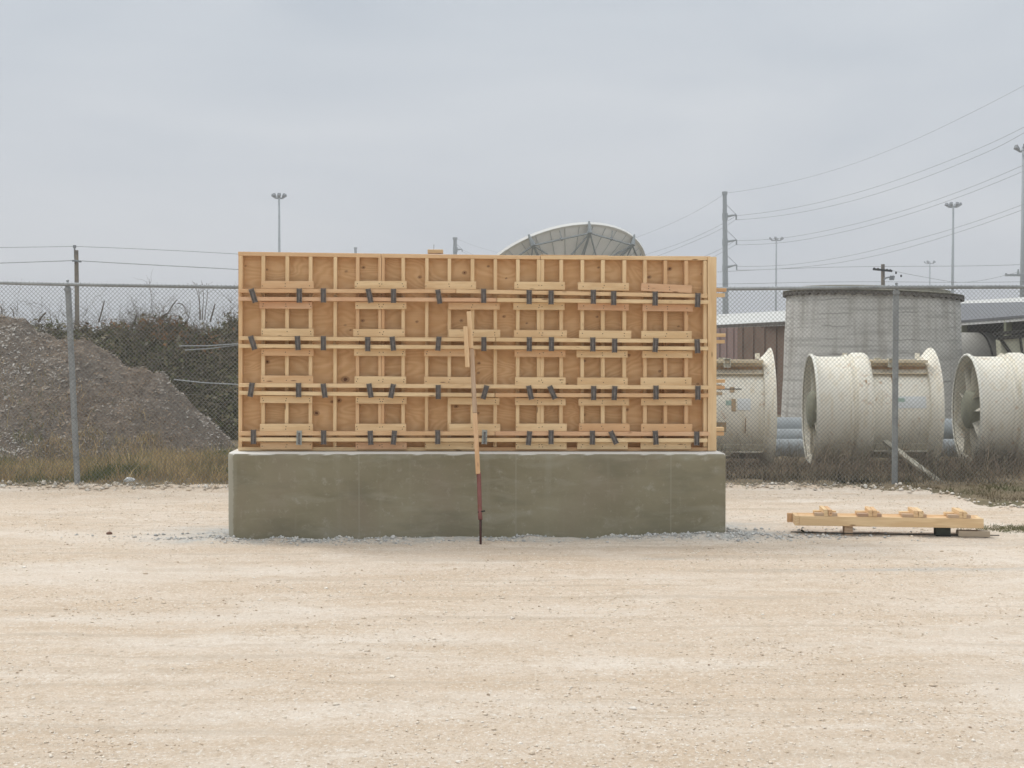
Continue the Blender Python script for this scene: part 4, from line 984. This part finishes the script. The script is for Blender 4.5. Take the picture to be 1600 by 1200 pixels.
def place_fan(root, px_left, Yl, zc, label, spin=0, roll=0):
    X = (px_left - 800) / F * Yl
    mw = Matrix.Translation((X, Yl, zc)) @ Matrix.Rotation(-B, 4, 'Z') @ Matrix.Rotation(spin, 4, 'X')
    root.matrix_basis = mw; WM[root.name] = mw; tag(root, label, 'axial fan', 'big cream fans lying behind the fence'); return root
def copy_tree(o, parent=None):
    c = o.copy(); COL.objects.link(c); c.parent = parent
    for ch in o.children: copy_tree(ch, c)
    return c
bpy.context.view_layer.update()
fan2 = copy_tree(fan0); fan3 = copy_tree(fan0)
Yr = 17.3; rim1 = Vector(((1202 - 800) / F * Yr, Yr, 0)); ax = Vector((math.cos(-B), math.sin(-B), 0)); l1 = rim1 - ax * 1.59
place_fan(fan0, 800 + l1.x * F / l1.y, l1.y, .765, 'cream fan casing half hidden behind the right edge of the formwork')
place_fan(fan2, 1266.5, 17.6, .765, 'cream fan in the middle with narrow dark opening, seen right behind the fence post')
place_fan(fan3, 1511, 17.6, .765, 'cream fan at the right edge with round opening showing its vanes')
bpy.context.view_layer.update()
for o in list(bpy.data.objects): WM[o.name] = o.matrix_world.copy()
def on_fan(root, s, dz, w, h, mat, name, out=.004, R0=.655):
    """a thin patch wrapped on the casing's front: s along axis, dz above its axis"""
    V = []; n = 5; mw = WM[root.name]
    for j in range(n):
        z = dz - h / 2 + h * j / (n - 1)
        for x in (s - w / 2, s + w / 2):
            for rr_ in (R0 + out, R0 + .001): V.append((x, -math.sqrt(max(.01, rr_ ** 2 - z ** 2)), z))
    f = []
    for j in range(n - 1):
        a = j * 4; f += [(a, a + 2, a + 6, a + 4), (a + 1, a + 5, a + 7, a + 3), (a, a + 4, a + 5, a + 1), (a + 2, a + 3, a + 7, a + 6)]
    f += [(0, 1, 3, 2), (4 * n - 4, 4 * n - 2, 4 * n - 1, 4 * n - 3)]
    mobj(name, V, f, mat, root, mw, local=True)
on_fan(fan2, 1.21, .13, .40, .155, STICK, 'paper_label'); on_fan(fan2, 1.09, .16, .09, .05, GREENM, 'green_print', .007)
on_fan(fan0, 1.20, .11, .17, .15, STICK, 'paper_label'); on_fan(fan0, 1.065, .10, .055, .16, TAPE, 'tape_strip', .007); on_fan(fan0, 1.0, .13, .07, .06, GREENM, 'green_print', .006)
on_fan(fan0, 1.05, .30, .06, .07, TAPE, 'tape_strip', .005); on_fan(fan0, .84, .35, .16, .035, TAPE, 'tape_strip', .005); on_fan(fan0, .84, .25, .16, .04, TAPE, 'tape_strip', .005); on_fan(fan0, .90, -.19, .14, .13, TAPE, 'tape_strip', .005)
on_fan(fan0, .95, .31, .45, .008, BLACKBAR, 'dark_strip', .009)
on_fan(fan0, 1.22, -.17, .012, .20, RUST, 'rust_streak'); on_fan(fan2, .63, .40, .02, .05, RUST, 'rust_spot', .004, .782)
on_fan(fan2, 1.0, .38, .02, .2, RUST, 'rust_streak')
# pipes behind
def pipe(name, pa, pb, r, mat, label, cat='pipe', group=None, n=28, hollow=True):
    pa, pb = Vector(pa), Vector(pb); mb = MB(); d = (pb - pa).normalized()
    mb.tube([pa, pb], r, n, cap=not hollow)
    if hollow:
        mb.tube([pb, pa], r * .94, n, cap=False); a = 0
        N = len(mb.v) // 2
        for k in range(n):
            k2 = (k + 1) % n; x = d.cross(Vector((0, 0, 1))).normalized(); 
        # end rings
        ra = list(range(n)); rb = list(range(n, 2 * n)); ia = list(range(3 * n, 4 * n)); ib = list(range(2 * n, 3 * n))
        def near(i, lst): 
            v = Vector(mb.v[i]); return min(lst, key=lambda j: (Vector(mb.v[j]) - v).length)
        ma = [near(i, ia) for i in ra]; mb_ = [near(i, ib) for i in rb]
        mb.f += [(ra[k], ra[(k + 1) % n], ma[(k + 1) % n], ma[k]) for k in range(n)] + [(rb[k], mb_[k], mb_[(k + 1) % n], rb[(k + 1) % n]) for k in range(n)]
    o = mb.build(name, mat, None, Matrix.Translation(pa)); autosmooth(o, 40); return tag(o, label, cat, group)
GRP = 'grey pipes stacked behind the fans'
def zt(py, Y): return 1.6 + (545 - py) * Y / F
pipe('steel_pipe', (1.4, 18.75, zt(687, 18.6) - .21), (9.5, 18.60, zt(687, 18.45) - .21), .21, GALV_P, 'lowest and nearest of the blue grey steel pipes behind the fans', group=GRP)
pipe('steel_pipe', (1.6, 19.15, zt(671, 19.0) - .19), (5.9, 19.12, zt(671, 19.0) - .19), .19, GALV_P, 'middle blue grey pipe, seen only between the left and middle fans', group=GRP)
pipe('steel_pipe', (1.0, 19.55, zt(650, 19.4) - .20), (9.9, 19.45, zt(658, 19.3) - .20), .20, GALV_P, 'uppermost blue grey pipe of the stack behind the fans', group=GRP)
for i, (x, y) in enumerate(((1.9, 18.9), (5.2, 18.85), (8.2, 18.8))):
    pass
# cradle that carries the pipes
# leaning square tube
pa = at(1383, 690, 16.9); pb = ground(1473, 758, .0)
tag(plank('leaning_tube', pa, pb, .062, .05, simple('pale_tube', (.42, .40, .33), .7, 10), None), 'pale square tube leaning from the middle fan down to the ground by the fence', 'tube')

# ------------------------------------------------------------------ silo
def silo():
    Y = 25.0; xc = (1361.5 - 800) / F * Y; r = 130.5 / F * Y
    zt_ = 1.6 + (545 - 462) * Y / F
    tilt = Matrix.Rotation(R(1.6), 4, 'Y')
    o = empty('silo', (xc, Y, 0), 0, 'squat round weathered concrete tank with a flat overhanging lid behind the fans', 'silo')
    base = WM[o.name]
    V = []; n = 96; lev = 14; Fc = []
    for i in range(lev + 1):
        z = -.1 + (zt_ + .1) * i / lev; rr_ = r * (1.06 - .06 * i / lev)
        for k in range(n):
            a = 2 * math.pi * k / n; q = rr_ + .012 * fbm(math.cos(a) * 2, math.sin(a) * 2, z * 2.5, 1.3, 3) 
            top_tilt = -.018 * math.cos(a) * r * (z / zt_)
            V.append((q * math.cos(a), q * math.sin(a), z + top_tilt * 2))
    for i in range(lev):
        for k in range(n): Fc.append((i * n + k, i * n + (k + 1) % n, (i + 1) * n + (k + 1) % n, (i + 1) * n + k))
    wl = mobj('shell', V, Fc, SILO, o, base, local=True, smooth=True)
    def T(v): return [(x, y, z - .036 * x / 1) for x, y, z in v]
    mb = MB(); mb.lathe([(zt_ - .0, r * 1.03), (zt_ + .018, r * 1.045), (zt_ + .03, r * 1.045), (zt_ + .045, r * .98), (zt_ + .05, .01)], 96, 'Z')
    mb.v = T(mb.v); autosmooth(mb.build('lid', LID, o, base, local=True))
    mb = MB(); n = 220; v = []
    for q, zz in ((1.040, 0), (1.040, 1), (1.005, 1), (1.005, 0)):
        for k in range(n):
            a = 2 * math.pi * k / n; d = .008 if k % 4 < 2 else -.008
            v.append(((r * q + d) * math.cos(a), (r * q + d) * math.sin(a), zt_ - .002 if zz == 0 else zt_ - .045 - (.03 if k % 4 < 2 else 0)))
    mb.add(v, [(i * n + k, i * n + (k + 1) % n, ((i + 1) % 4) * n + (k + 1) % n, ((i + 1) % 4) * n + k) for i in range(4) for k in range(n)])
    mb.v = T(mb.v); mb.build('corrugated_edge', LIDEDGE, o, base, local=True)
    mb = MB(); mb.lathe([(zt_ + .048, r * .90), (zt_ + .11, r * .89), (zt_ + .125, r * .86), (zt_ + .15, r * .3), (zt_ + .15, .01)], 64, 'Z'); mb.v = T(mb.v)
    autosmooth(mb.build('upper_lid', LID, o, base, local=True))
silo()

# ------------------------------------------------------------------ sheds and roofs
def quad_prism(name, P, thick, mat, parent):
    """roof slab from four corners, given thickness downwards"""
    v = [Vector(p) for p in P] + [Vector(p) - Vector((0, 0, thick)) for p in P]
    return mobj(name, v, [(0, 1, 2, 3), (7, 6, 5, 4), (0, 4, 5, 1), (1, 5, 6, 2), (2, 6, 7, 3), (3, 7, 4, 0)], mat, parent)
def wallp(name, a, b, z0, z1, mat, parent, th=.12, ribs=0):
    a, b = Vector(a), Vector(b); mb = MB(); n = Vector(((b - a).y, -(b - a).x, 0)).normalized()
    if n.y > 0: n = -n
    z1a, z1b = z1 if hasattr(z1, '__len__') else (z1, z1)
    v = [a, b, b - n * th, a - n * th]
    mb.add([(p.x, p.y, z0) for p in v] + [(v[0].x, v[0].y, z1a), (v[1].x, v[1].y, z1b), (v[2].x, v[2].y, z1b), (v[3].x, v[3].y, z1a)], BOXF)
    for i in range(ribs):
        t = (i + .5) / ribs; p = a + (b - a) * t; mb.bar((p.x + n.x * .015, p.y + n.y * .015, z0), (p.x + n.x * .015, p.y + n.y * .015, (z1a + (z1b - z1a) * t) - .002), .05, .028, n)
    return mb.build(name, mat, parent)
def sheds():
    # near shed left of the silo
    s = empty('shed', at(1200, 640, 29), 0, 'low brown shed with pale corrugated roof edge left of the silo', 'shed')
    zE = 2.24; 
    def on(px, Y): return Vector(((px - 800) / F * Y, Y, 0))
    a = on(1040, 38.0); b = on(1155, 31.8); c = on(1330, 24 * 1.18)
    wallp('wall', on(1020, 38.4), on(1152, 32.1), 0, 2.14, SIDING_R, s, ribs=14); wallp('wall', on(1152.2, 32.1), on(1345, 27.3), 0, 2.14, SIDING, s, ribs=10)
    e = [at(1030, 515, 39), at(1330, 487, 26.3), at(1390, 480, 30.0), at(1050, 505, 44)]
    e[0].z = zE; e[1].z = zE; e[2].z = zE + .35; e[3].z = zE + .35
    quad_prism('roof', e, .06, ROOF_L, s)
    mb = MB(); 
    E0, E1 = Vector(e[0]) + Vector((0, -.03, -.01)), Vector(e[1]) + Vector((0, -.03, -.01)); K = 160; v = []
    for i in range(K + 1):
        p = E0 + (E1 - E0) * (i / K); dz = .07 if i % 2 else .10; v += [p, p + Vector((0, .02, 0)), p + Vector((0, .02, -dz)), p + Vector((0, 0, -dz))]
    mb.add(v, [(i * 4 + a_, i * 4 + (a_ + 1) % 4, i * 4 + 4 + (a_ + 1) % 4, i * 4 + 4 + a_) for i in range(K) for a_ in range(4)])
    mb.build('eave_trim', LIDEDGE, s)
    # long pale warehouse behind
    w = empty('warehouse', at(1300, 560, 62), 0, 'long low pale roofed building far behind the silo', 'building')
    rl = [at(1000, 500.5, 82), at(1760, 457, 50), at(1760, 452, 56), at(1000, 496, 92)]
    r0, r1 = at(1000, 498, 82), at(1760, 455.5, 50)
    ef = [r0 + Vector((-2, -6, -.55)), r1 + Vector((-2, -6, -.30)), r1, r0]
    zz = (r0.z + r1.z) / 2
    ef = [Vector((r0.x - 1, r0.y - 5, zz - .35)), Vector((r1.x - 1, r1.y - 5, zz - .35)), Vector((r1.x, r1.y, r1.z)), Vector((r0.x, r0.y, r0.z))]
    quad_prism('roof', ef, .1, ROOF_L, w)
    wallp('wall', (ef[0].x + .3, ef[0].y + .5, 0), (ef[1].x, ef[1].y + .5, 0), 0, zz - .55, FASCIA, w, .2)
    # dark roofed building at right
    d = empty('open_shed', at(1560, 560, 30), 0, 'open fronted shed with dark sloping roof and white fascia at the right', 'shed')
    zE = 1.6 + 43 * 29.6 / F
    eL, eR = on(1440, 32.6), on(1760, 19.2)
    eL.z = zE; eR.z = zE
    k0, k1 = at(1440, 475.8, 50), at(1760, 467.5, 40)
    quad_prism('roof', [eL, eR, k1, k0], .05, ROOF_D, d)
    dv = (eR - eL).normalized(); nn = Vector((dv.y, -dv.x, 0)); nn = nn if nn.y < 0 else -nn
    mb = MB(); mb.bar(eL + nn * .03 - Vector((0, 0, .06)), eR + nn * .03 - Vector((0, 0, .06)), .03, .10); mb.build('fascia', FASCIA, d)
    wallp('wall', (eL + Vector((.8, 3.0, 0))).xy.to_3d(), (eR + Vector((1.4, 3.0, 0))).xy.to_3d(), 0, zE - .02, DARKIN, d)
    for t in (.30, .55, .78):
        p = eL + (eR - eL) * t + Vector((.1, .25, 0)); mb = MB(); mb.box(p.x - .06, p.x + .06, p.y - .06, p.y + .06, 0, zE - .06); mb.build('post', simple('green_post', (.24, .25, .17), .8), d)
    mb = MB(); p = eL + (eR - eL) * .42 + Vector((.2, 1.6, 0)); mb.box(p.x - .5, p.x + .5, p.y, p.y + .3, .9, 1.9); mb.build('shelf_board', simple('rust_brown', (.20, .12, .08), .8), d)
sheds()
def tanks():
    Y = 28.0
    r = 1.0; zc = 1.6 + (545 - 519.5) * Y / F - r
    x0 = (1440 - 800) / F * Y; x1 = (1541 - 800) / F * Y
    mb = MB(); mb.lathe([(0, .01), (0, r * .99), (.03, r), (x1 - x0, r), (x1 - x0 + .12, r * .96), (x1 - x0 + .24, r * .80), (x1 - x0 + .32, r * .5), (x1 - x0 + .35, .01)], 48, 'X')
    o = mb.build('storage_tank', simple('grey_tank_paint', (.40, .385, .35), .7, 3, .25), None, Matrix.Translation((x0, Y, zc)), local=True); autosmooth(o, 50)
    tag(o, 'grey beige rounded tank lying between the silo and the right hand fan', 'tank')
    mb = MB(); mb.lathe([(1.2, r + .004), (1.2, r + .012), (1.24, r + .012), (1.24, r + .004)], 48, 'X', close=True); mb.build('band', DARKIN, o, WM[o.name], local=True)
    # cream bin with dark rim
    b = empty('metal_bin', (8.3, 20.3, 0), 0, 'cream metal bin with dark slanting rim above the right hand fan', 'bin')
    A_ = at(1563, 531, 20.3); B_ = at(1700, 516, 20.3); C_ = at(1578, 600, 20.3); D_ = at(1700, 600, 20.3)
    V = [(A_.x, A_.y, A_.z), (B_.x, B_.y, B_.z), (D_.x, D_.y, .0), (C_.x, C_.y, 0.0)]
    V2 = [(x + .02, y + .25, z) for x, y, z in V]
    mobj('body', V + V2, [(3, 2, 1, 0), (4, 5, 6, 7), (0, 1, 5, 4), (1, 2, 6, 5), (2, 3, 7, 6), (3, 0, 4, 7)], simple('bin_paint', (.52, .51, .40), .7, 4, .2), b)
    mb = MB(); mb.bar(A_ + Vector((-.05, -.03, .02)), B_ + Vector((0, -.03, .02)), .06, .06); mb.bar(A_ + Vector((-.12, -.03, .09)), B_ + Vector((0, -.03, .09)), .05, .05)
    mb.bar(A_ + Vector((0, -.025, 0)), at(1579, 552, 20.25), .03, .05); mb.bar(at(1594, 527, 20.25), at(1598, 556, 20.25), .03, .03); mb.build('rim', DARKIN, b)
tanks()

# ------------------------------------------------------------------ satellite dish
def dish():
    Y = 45.0; c = at(869, 450.5, Y); Rr = 146 * Y / F; az, el = -.462, .907
    n = Vector((math.sin(az) * math.cos(el), math.cos(az) * math.cos(el), math.sin(el)))
    u = n.cross(Vector((0, 0, 1))).normalized(); v = u.cross(n)
    mw = Matrix((u, v, n)).transposed().to_4x4(); mw.translation = c
    o = empty('satellite_dish', (c.x, c.y, 0), 0, 'big pale satellite dish seen from behind, rising above the formwork', 'satellite dish')
    dep = .20 * Rr; N = 72
    mb = MB(); prof = [(-dep + dep * (k / 12) ** 2, Rr * max(.004, k / 12)) for k in range(13)]; mb.lathe(prof, N, 'Z')
    prof2 = [(a + .03, r_ * .995) for a, r_ in prof]; mb.lathe(prof2[::-1], N, 'Z'); autosmooth(mb.build('reflector', DISH, o, mw, local=True))
    mb = MB(); mb.lathe([(-.05, Rr * .985), (-.05, Rr * 1.012), (.05, Rr * 1.012), (.05, Rr * .985)], N, 'Z', close=True); autosmooth(mb.build('rim', DISHRIM, o, mw, local=True))
    def surf(t, rf, off=0.0): return Vector((Rr * rf * math.cos(t), Rr * rf * math.sin(t), -dep + dep * rf * rf - off))
    mb = MB()
    for k in range(40):
        t = 2 * math.pi * k / 40; mb.tube([surf(t, f, .02) for f in (.2, .4, .6, .8, .98)], .012, 4)
    mb.build('rib', DISHRIB, o, mw, local=True)
    mb = MB(); K = 10; ts = np.linspace(0, 2 * math.pi, 2000)
    def pxy(q): p = (mw @ q) - CAM; e_ = p.dot(FW); return 800 + F * p.x / e_, 600 - F * p.dot(UP) / e_
    def node(t, f=.965, back=.30): return Vector((Rr * f * math.cos(t), Rr * f * math.sin(t), -back))
    t0 = min((t for t in ts if pxy(node(t))[1] < 450), key=lambda t: abs(pxy(node(t))[0] - 921.7))
    nodes = [node(t0 + 2 * math.pi * k / K) for k in range(K)]
    for k in range(K):
        a, b = nodes[k], nodes[(k + 1) % K]; t = t0 + 2 * math.pi * k / K
        mb.tube([a, b], .030, 6); mb.tube([a, Vector((Rr * 1.03 * math.cos(t), Rr * 1.03 * math.sin(t), .03))], [.10, .03], 6)
        for d_ in (-.35, .35): mb.tube([a, surf(t + d_, .62, .25)], .028, 6)
        for d_ in (-.04, .04): mb.tube([a, surf(t + d_ * 2, .35, .20)], .026, 6)
        mb.tube([(a + b) / 2, surf(t + math.pi / K, .97, .03)], .016, 5); mb.tube([(a + b) / 2 - Vector((0, 0, .03)), (a + b) / 2 + Vector((0, 0, .05))], .05, 6)
    mb.build('truss', DISHTUBE, o, mw, local=True)
    mb = MB(); q = mw @ Vector((0, 0, -dep)); mb.tube([(q.x, q.y, -.1), (q.x, q.y, max(.6, q.z - .1))], .35, 16); mb.tube([(q.x, q.y, max(.5, q.z - .4)), q], .25, 12); mb.build('pedestal', GALV, o)
dish()

# ------------------------------------------------------------------ masts, poles, power lines
def mast(px, py, Y, lamps, label, r0=.26, r1=.13, name='light_mast', spread=1.6):
    top_ = at(px, py, Y); o = empty(name, (top_.x, Y, 0), 0, label, 'light mast', 'tall floodlight masts')
    mb = MB(); mb.tube([(top_.x, Y, -.5), (top_.x, Y, top_.z)], [r0, r1], 12); mb.build('pole', FAR, o, smooth=True)
    mb = MB(); K = lamps
    mb.lathe([(0, spread * .5), (.10, spread * .5), (.10, spread * .42), (0, spread * .42)], 20, 'Z', close=True)
    for k in range(3): 
        a = 2 * math.pi * k / 3 + .4; mb.bar((0, 0, .05), (spread * .5 * math.cos(a), spread * .5 * math.sin(a), .05), .08, .08)
    mb.build('lamp_ring', FARLAMP, o, Matrix.Translation((top_.x, Y, top_.z - .5)), local=True)
    for k in range(K):
        a = 2 * math.pi * k / K + .2; d = Vector((math.cos(a), math.sin(a), 0)); p = Vector((top_.x, Y, top_.z - .35)) + d * spread * .5
        m = MB(); m.add([p + d * s * .0 + Vector((x, y, z)) for s in (1,) for x, y, z in [tuple(d * q + Vector((-d.y, d.x, 0)) * w + Vector((0, 0, h))) for q, w, h in
             ((0, -.16, -.1), (0, .16, -.1), (0, .12, .22), (0, -.12, .22), (.62, -.34, .30), (.62, .34, .30), (.50, .30, .72), (.50, -.30, .72))]],
             [(0, 1, 2, 3), (7, 6, 5, 4), (0, 4, 5, 1), (1, 5, 6, 2), (2, 6, 7, 3), (3, 7, 4, 0)])
        m.build('floodlight', FARLAMP, o)
mast(436, 306, 235, 8, 'tall floodlight mast rising above the left part of the formwork', .34, .17)
mast(1489.5, 320, 245, 8, 'tall floodlight mast above the right part of the silo', .36, .18, spread=1.9)
mast(1213, 373, 330, 6, 'floodlight mast between the steel tower and the silo', .32, .18, spread=2.6)
mast(1453, 409.5, 400, 5, 'shortest and farthest floodlight mast, above the silo lid', .32, .2, spread=2.4)
mast(1601.5, 231, 170, 6, 'thick floodlight mast cut by the right edge of the photo', .50, .36, spread=1.6)
def tower(px, py, Y, label, arms, rt, rb, wires=()):
    t = at(px, py, Y); o = empty('transmission_pole', (t.x, Y, 0), 0, label, 'transmission pole', 'steel transmission poles')
    lean = at(px + 1.3 * (1 if px > 1000 else 0), 485, Y).x
    mb = MB(); mb.tube([(lean, Y, -.5), (lean, Y, at(px, 485, Y).z), (t.x, Y, t.z - .3)], [rb, rb * .9, rt], 12); mb.tube([(t.x, Y, t.z - .35), (t.x, Y, t.z)], rt * 1.35, 10); autosmooth(mb.build('shaft', FAR, o))
    for (ya, yt, yi, yd, xt) in arms:
        mb = MB(); a = at(px + .5, ya, Y); b = at(xt, yt, Y); c = at(xt, yi, Y); d = at(px + .5, yd, Y)
        mb.tube([a, b], [.17, .08], 8); mb.tube([(a.x, a.y, a.z - .4), (a.x, a.y, a.z + .4)], rt * 1.35, 10); mb.tube([b, c], .09, 6); mb.tube([b + Vector((.02, 0, 0)), d], .035, 5); mb.build('arm', FAR, o)
tower(1132.3, 299.5, 150, 'tall grey steel transmission pole with three arms just right of the formwork', [(338.5, 335.5, 343.5, 317.5, 1150.3), (378, 375, 382.5, 357, 1150.8), (418, 413.8, 422, 396, 1151)], .24, .40)
tower(711, 371, 211, 'steel transmission pole top with one arm showing above the middle of the formwork', [(390, 389.5, 393, 380, 722), (430, 430, 434, 420, 722)], .30, .45)
tower(555.5, 386.5, 300, 'short stub of a steel pole showing above the left half of the formwork', [(412, 411, 414, 404, 563)], .30, .45)
def line(pts, Ys, r, label, group):
    """a hanging cable through photographed points (x, y) whose distances run from Ys[0] to Ys[-1]"""
    xs = [p[0] for p in pts]; ys = [p[1] for p in pts]
    P = []
    for x in np.linspace(xs[0], xs[-1], 60):
        # piecewise-smooth interpolation (Lagrange over neighbouring three points)
        i = max(0, min(len(xs) - 3, np.searchsorted(xs, x) - 1 if np.searchsorted(xs, x) > 0 else 0))
        j = max(0, min(len(xs) - 3, i - 1))
        def L(i_):
            a, b, c = xs[i_:i_ + 3]; A, Bv, Cv = ys[i_:i_ + 3]
            return A * (x - b) * (x - c) / ((a - b) * (a - c)) + Bv * (x - a) * (x - c) / ((b - a) * (b - c)) + Cv * (x - a) * (x - b) / ((c - a) * (c - b))
        tt = (x - xs[i]) / (xs[min(i + 1, len(xs) - 1)] - xs[i])
        y = L(j) * (1 - tt) + L(i) * tt if i != j else L(i)
        P.append(at(x, y, Ys[0] + (Ys[1] - Ys[0]) * (x - xs[0]) / (xs[-1] - xs[0])))
    mb = MB(); mb.tube(P, r, 5); tag(mb.build('power_line', CABLE, None, Matrix.Translation(P[0]), smooth=True), label, 'power line', group)
G = 'power lines on the steel transmission poles'
RR = [([(1132, 302), (1319, 260.6), (1425, 220), (1515, 177.5), (1600, 133.7), (1750, 48), (1900, -48)], 'thin top wire running up to the right from the head of the three-armed pole', .035),
      ([(1150.3, 337), (1256, 321.5), (1359, 295), (1475, 254), (1553, 221.5), (1600, 198.7), (1750, 120), (1900, 30)], 'upper wire of the highest pair right of the three-armed pole', .045),
      ([(1150.3, 343.5), (1225, 336), (1319, 317), (1412, 289), (1500, 255.5), (1578, 220), (1600, 207.5), (1750, 131), (1900, 42)], 'lower wire of the highest pair right of the three-armed pole', .045),
      ([(1150.8, 376), (1225, 371.5), (1319, 354), (1412, 329), (1506, 296.5), (1597, 259), (1750, 185), (1900, 100)], 'upper wire of the middle pair right of the three-armed pole', .045),
      ([(1150.8, 382.5), (1225, 378.7), (1319, 362), (1412, 337), (1506, 305), (1597, 268.4), (1750, 197), (1900, 114)], 'lower wire of the middle pair right of the three-armed pole', .045),
      ([(1151, 416), (1231, 413.7), (1319, 401), (1412, 379), (1506, 352), (1597, 320), (1750, 256), (1900, 180)], 'upper wire of the lowest pair right of the three-armed pole', .045),
      ([(1151, 422), (1256, 417), (1319, 409), (1381, 396.5), (1500, 362), (1597, 328), (1750, 266), (1900, 192)], 'lower wire of the lowest pair right of the three-armed pole', .045)]
for pts, lab, r_ in RR: line(pts, (150, 95), r_ * .5, lab, G)
LL = [([(711, 372), (800, 399), (900, 401), (1000, 369), (1075, 336.7), (1131, 305.5)], 'thin top wire sagging left from the head of the three-armed pole', .035),
      ([(722, 390), (850, 425), (950, 414), (1019.5, 394.5), (1075, 375), (1129, 349.5), (1150, 337.5)], 'upper wire of the highest pair left of the three-armed pole', .045),
      ([(722, 393), (850, 432), (950, 422), (1042, 394.5), (1075, 381), (1129, 356.2), (1150, 343.5)], 'lower wire of the highest pair left of the three-armed pole', .045),
      ([(722, 430), (900, 455), (1050, 421), (1105, 398.7), (1129, 387.7), (1150, 376)], 'upper wire of the middle pair left of the three-armed pole', .045),
      ([(722, 434), (900, 462), (1050, 430), (1105, 406), (1129, 394), (1150, 382.5)], 'lower wire of the middle pair left of the three-armed pole', .045)]
for pts, lab, r_ in LL: line(pts, (211, 150), r_ * .5, lab, G)
# wooden pole at left with two wires
def wpole(px, py, Y, r, label):
    t = at(px, py, Y); b = at(px + 1.5, 520, Y); o = empty('utility_pole', (b.x, Y, 0), 0, label, 'utility pole', 'wooden utility poles'); mb = MB()
    mb.tube([(b.x, Y, -.5), (t.x, Y, t.z)], [r * 1.25, r], 12); autosmooth(mb.build('pole', POLEWOOD, o)); return o, t
o, t = wpole(119.3, 391, 80, .125, 'weathered wooden utility pole behind the brush heap at left')
mb = MB(); q = at(116.5, 385, 80); mb.tube([at(116.8, 404, 80), q], .05, 6); mb.tube([q - Vector((0, 0, .1)), q + Vector((0, 0, .08))], .10, 8); mb.tube([at(115.5, 407.5, 79.8), at(124.5, 408.5, 79.8)], .07, 6)
mb.tube([at(115.5, 408.8, 79.8), at(115.5, 406.3, 79.8)], .12, 8); mb.tube([at(124.5, 409.8, 79.8), at(124.5, 407.3, 79.8)], .12, 8); mb.build('insulator', FARLAMP, o)
line([(-300, 391), (0, 386.8), (116.5, 385)], (83, 80), .018, 'upper wire running left from the wooden utility pole', 'wires on the wooden utility pole')
line([(116.5, 385), (230, 389.5), (372, 397), (600, 414), (900, 440)], (80, 90), .018, 'upper wire running right from the wooden utility pole', 'wires on the wooden utility pole')
line([(-300, 418), (0, 411), (116, 407)], (83, 80), .026, 'lower wire running left from the wooden utility pole', 'wires on the wooden utility pole')
line([(124.5, 407.5), (230, 413.5), (372, 421), (600, 436), (900, 458)], (80, 90), .026, 'lower wire running right from the wooden utility pole', 'wires on the wooden utility pole')
o, t = wpole(1379.5, 413, 90, .13, 'dark wooden utility pole with crossarms behind the silo lid')
mb = MB(); mb.bar(at(1364, 420.5, 89.8), at(1394, 423.5, 89.8), .12, .14)
for x in (1366, 1372, 1386, 1391, 1400, 1408): 
    y = 420.5 + (x - 1364) * .1 + (max(0, x - 1394) * .5)
    mb.tube([at(x, y + 1, 89.8), at(x, y - 2.5, 89.8)], .06, 6)
mb.build('crossarm', BLACKBAR, o)
mb = MB(); mb.tube([at(1381, 437.5, 89.7), at(1384, 434.3, 89.7), at(1389, 433.2, 89.7), at(1393, 434, 89.7)], .06, 6)
for x in (1392.5, 1396.5): mb.tube([at(x, 431, 89.7), at(x - 1.5, 437.5, 89.7)], .09, 8)
mb.build('bracket', FARLAMP, o)
t = at(1606, 420, 100); o = empty('crossarm_pole', (t.x, 100, 0), 0, 'grey pole at the right edge carrying a level crossarm with one insulator', 'utility pole')
mb = MB(); mb.tube([(t.x, 100, -.5), (t.x, 100, t.z)], .16, 10); mb.build('pole', FAR, o, smooth=True)
mb = MB(); mb.bar(at(1570.5, 430, 99.8), at(1640, 430, 99.8), .14, .16); mb.tube([at(1591, 430, 99.8), at(1591, 425, 99.8), at(1591, 420.5, 99.8)], [.12, .10, .05], 8); mb.tube([at(1572, 430, 99.8), at(1572, 427, 99.8)], .08, 6); mb.build('crossarm', FAR, o)
line([(1391, 422), (1450, 434), (1500, 441), (1540, 437), (1591, 422)], (90, 100), .016, 'thin wire sagging from the dark pole to the crossarm at the right edge', 'distribution wires')
line([(1120, 425), (1300, 417.5), (1450, 416), (1595, 416)], (180, 170), .035, 'faint level wire far behind the silo', 'distribution wires')

# ------------------------------------------------------------------ haze
hm = bpy.data.materials.new('haze'); hm.use_nodes = True; hm.node_tree.nodes.clear()
pv = hm.node_tree.nodes.new('ShaderNodeVolumePrincipled'); pv.inputs['Color'].default_value = (.93, .95, 1, 1); pv.inputs['Density'].default_value = .0014
ho = hm.node_tree.nodes.new('ShaderNodeOutputMaterial'); hm.node_tree.links.new(pv.outputs[0], ho.inputs['Volume'])
mb = MB(); mb.box(-1300, 1300, -320, 1900, -1.1, 45); tag(mb.build('haze', hm), kind='stuff')
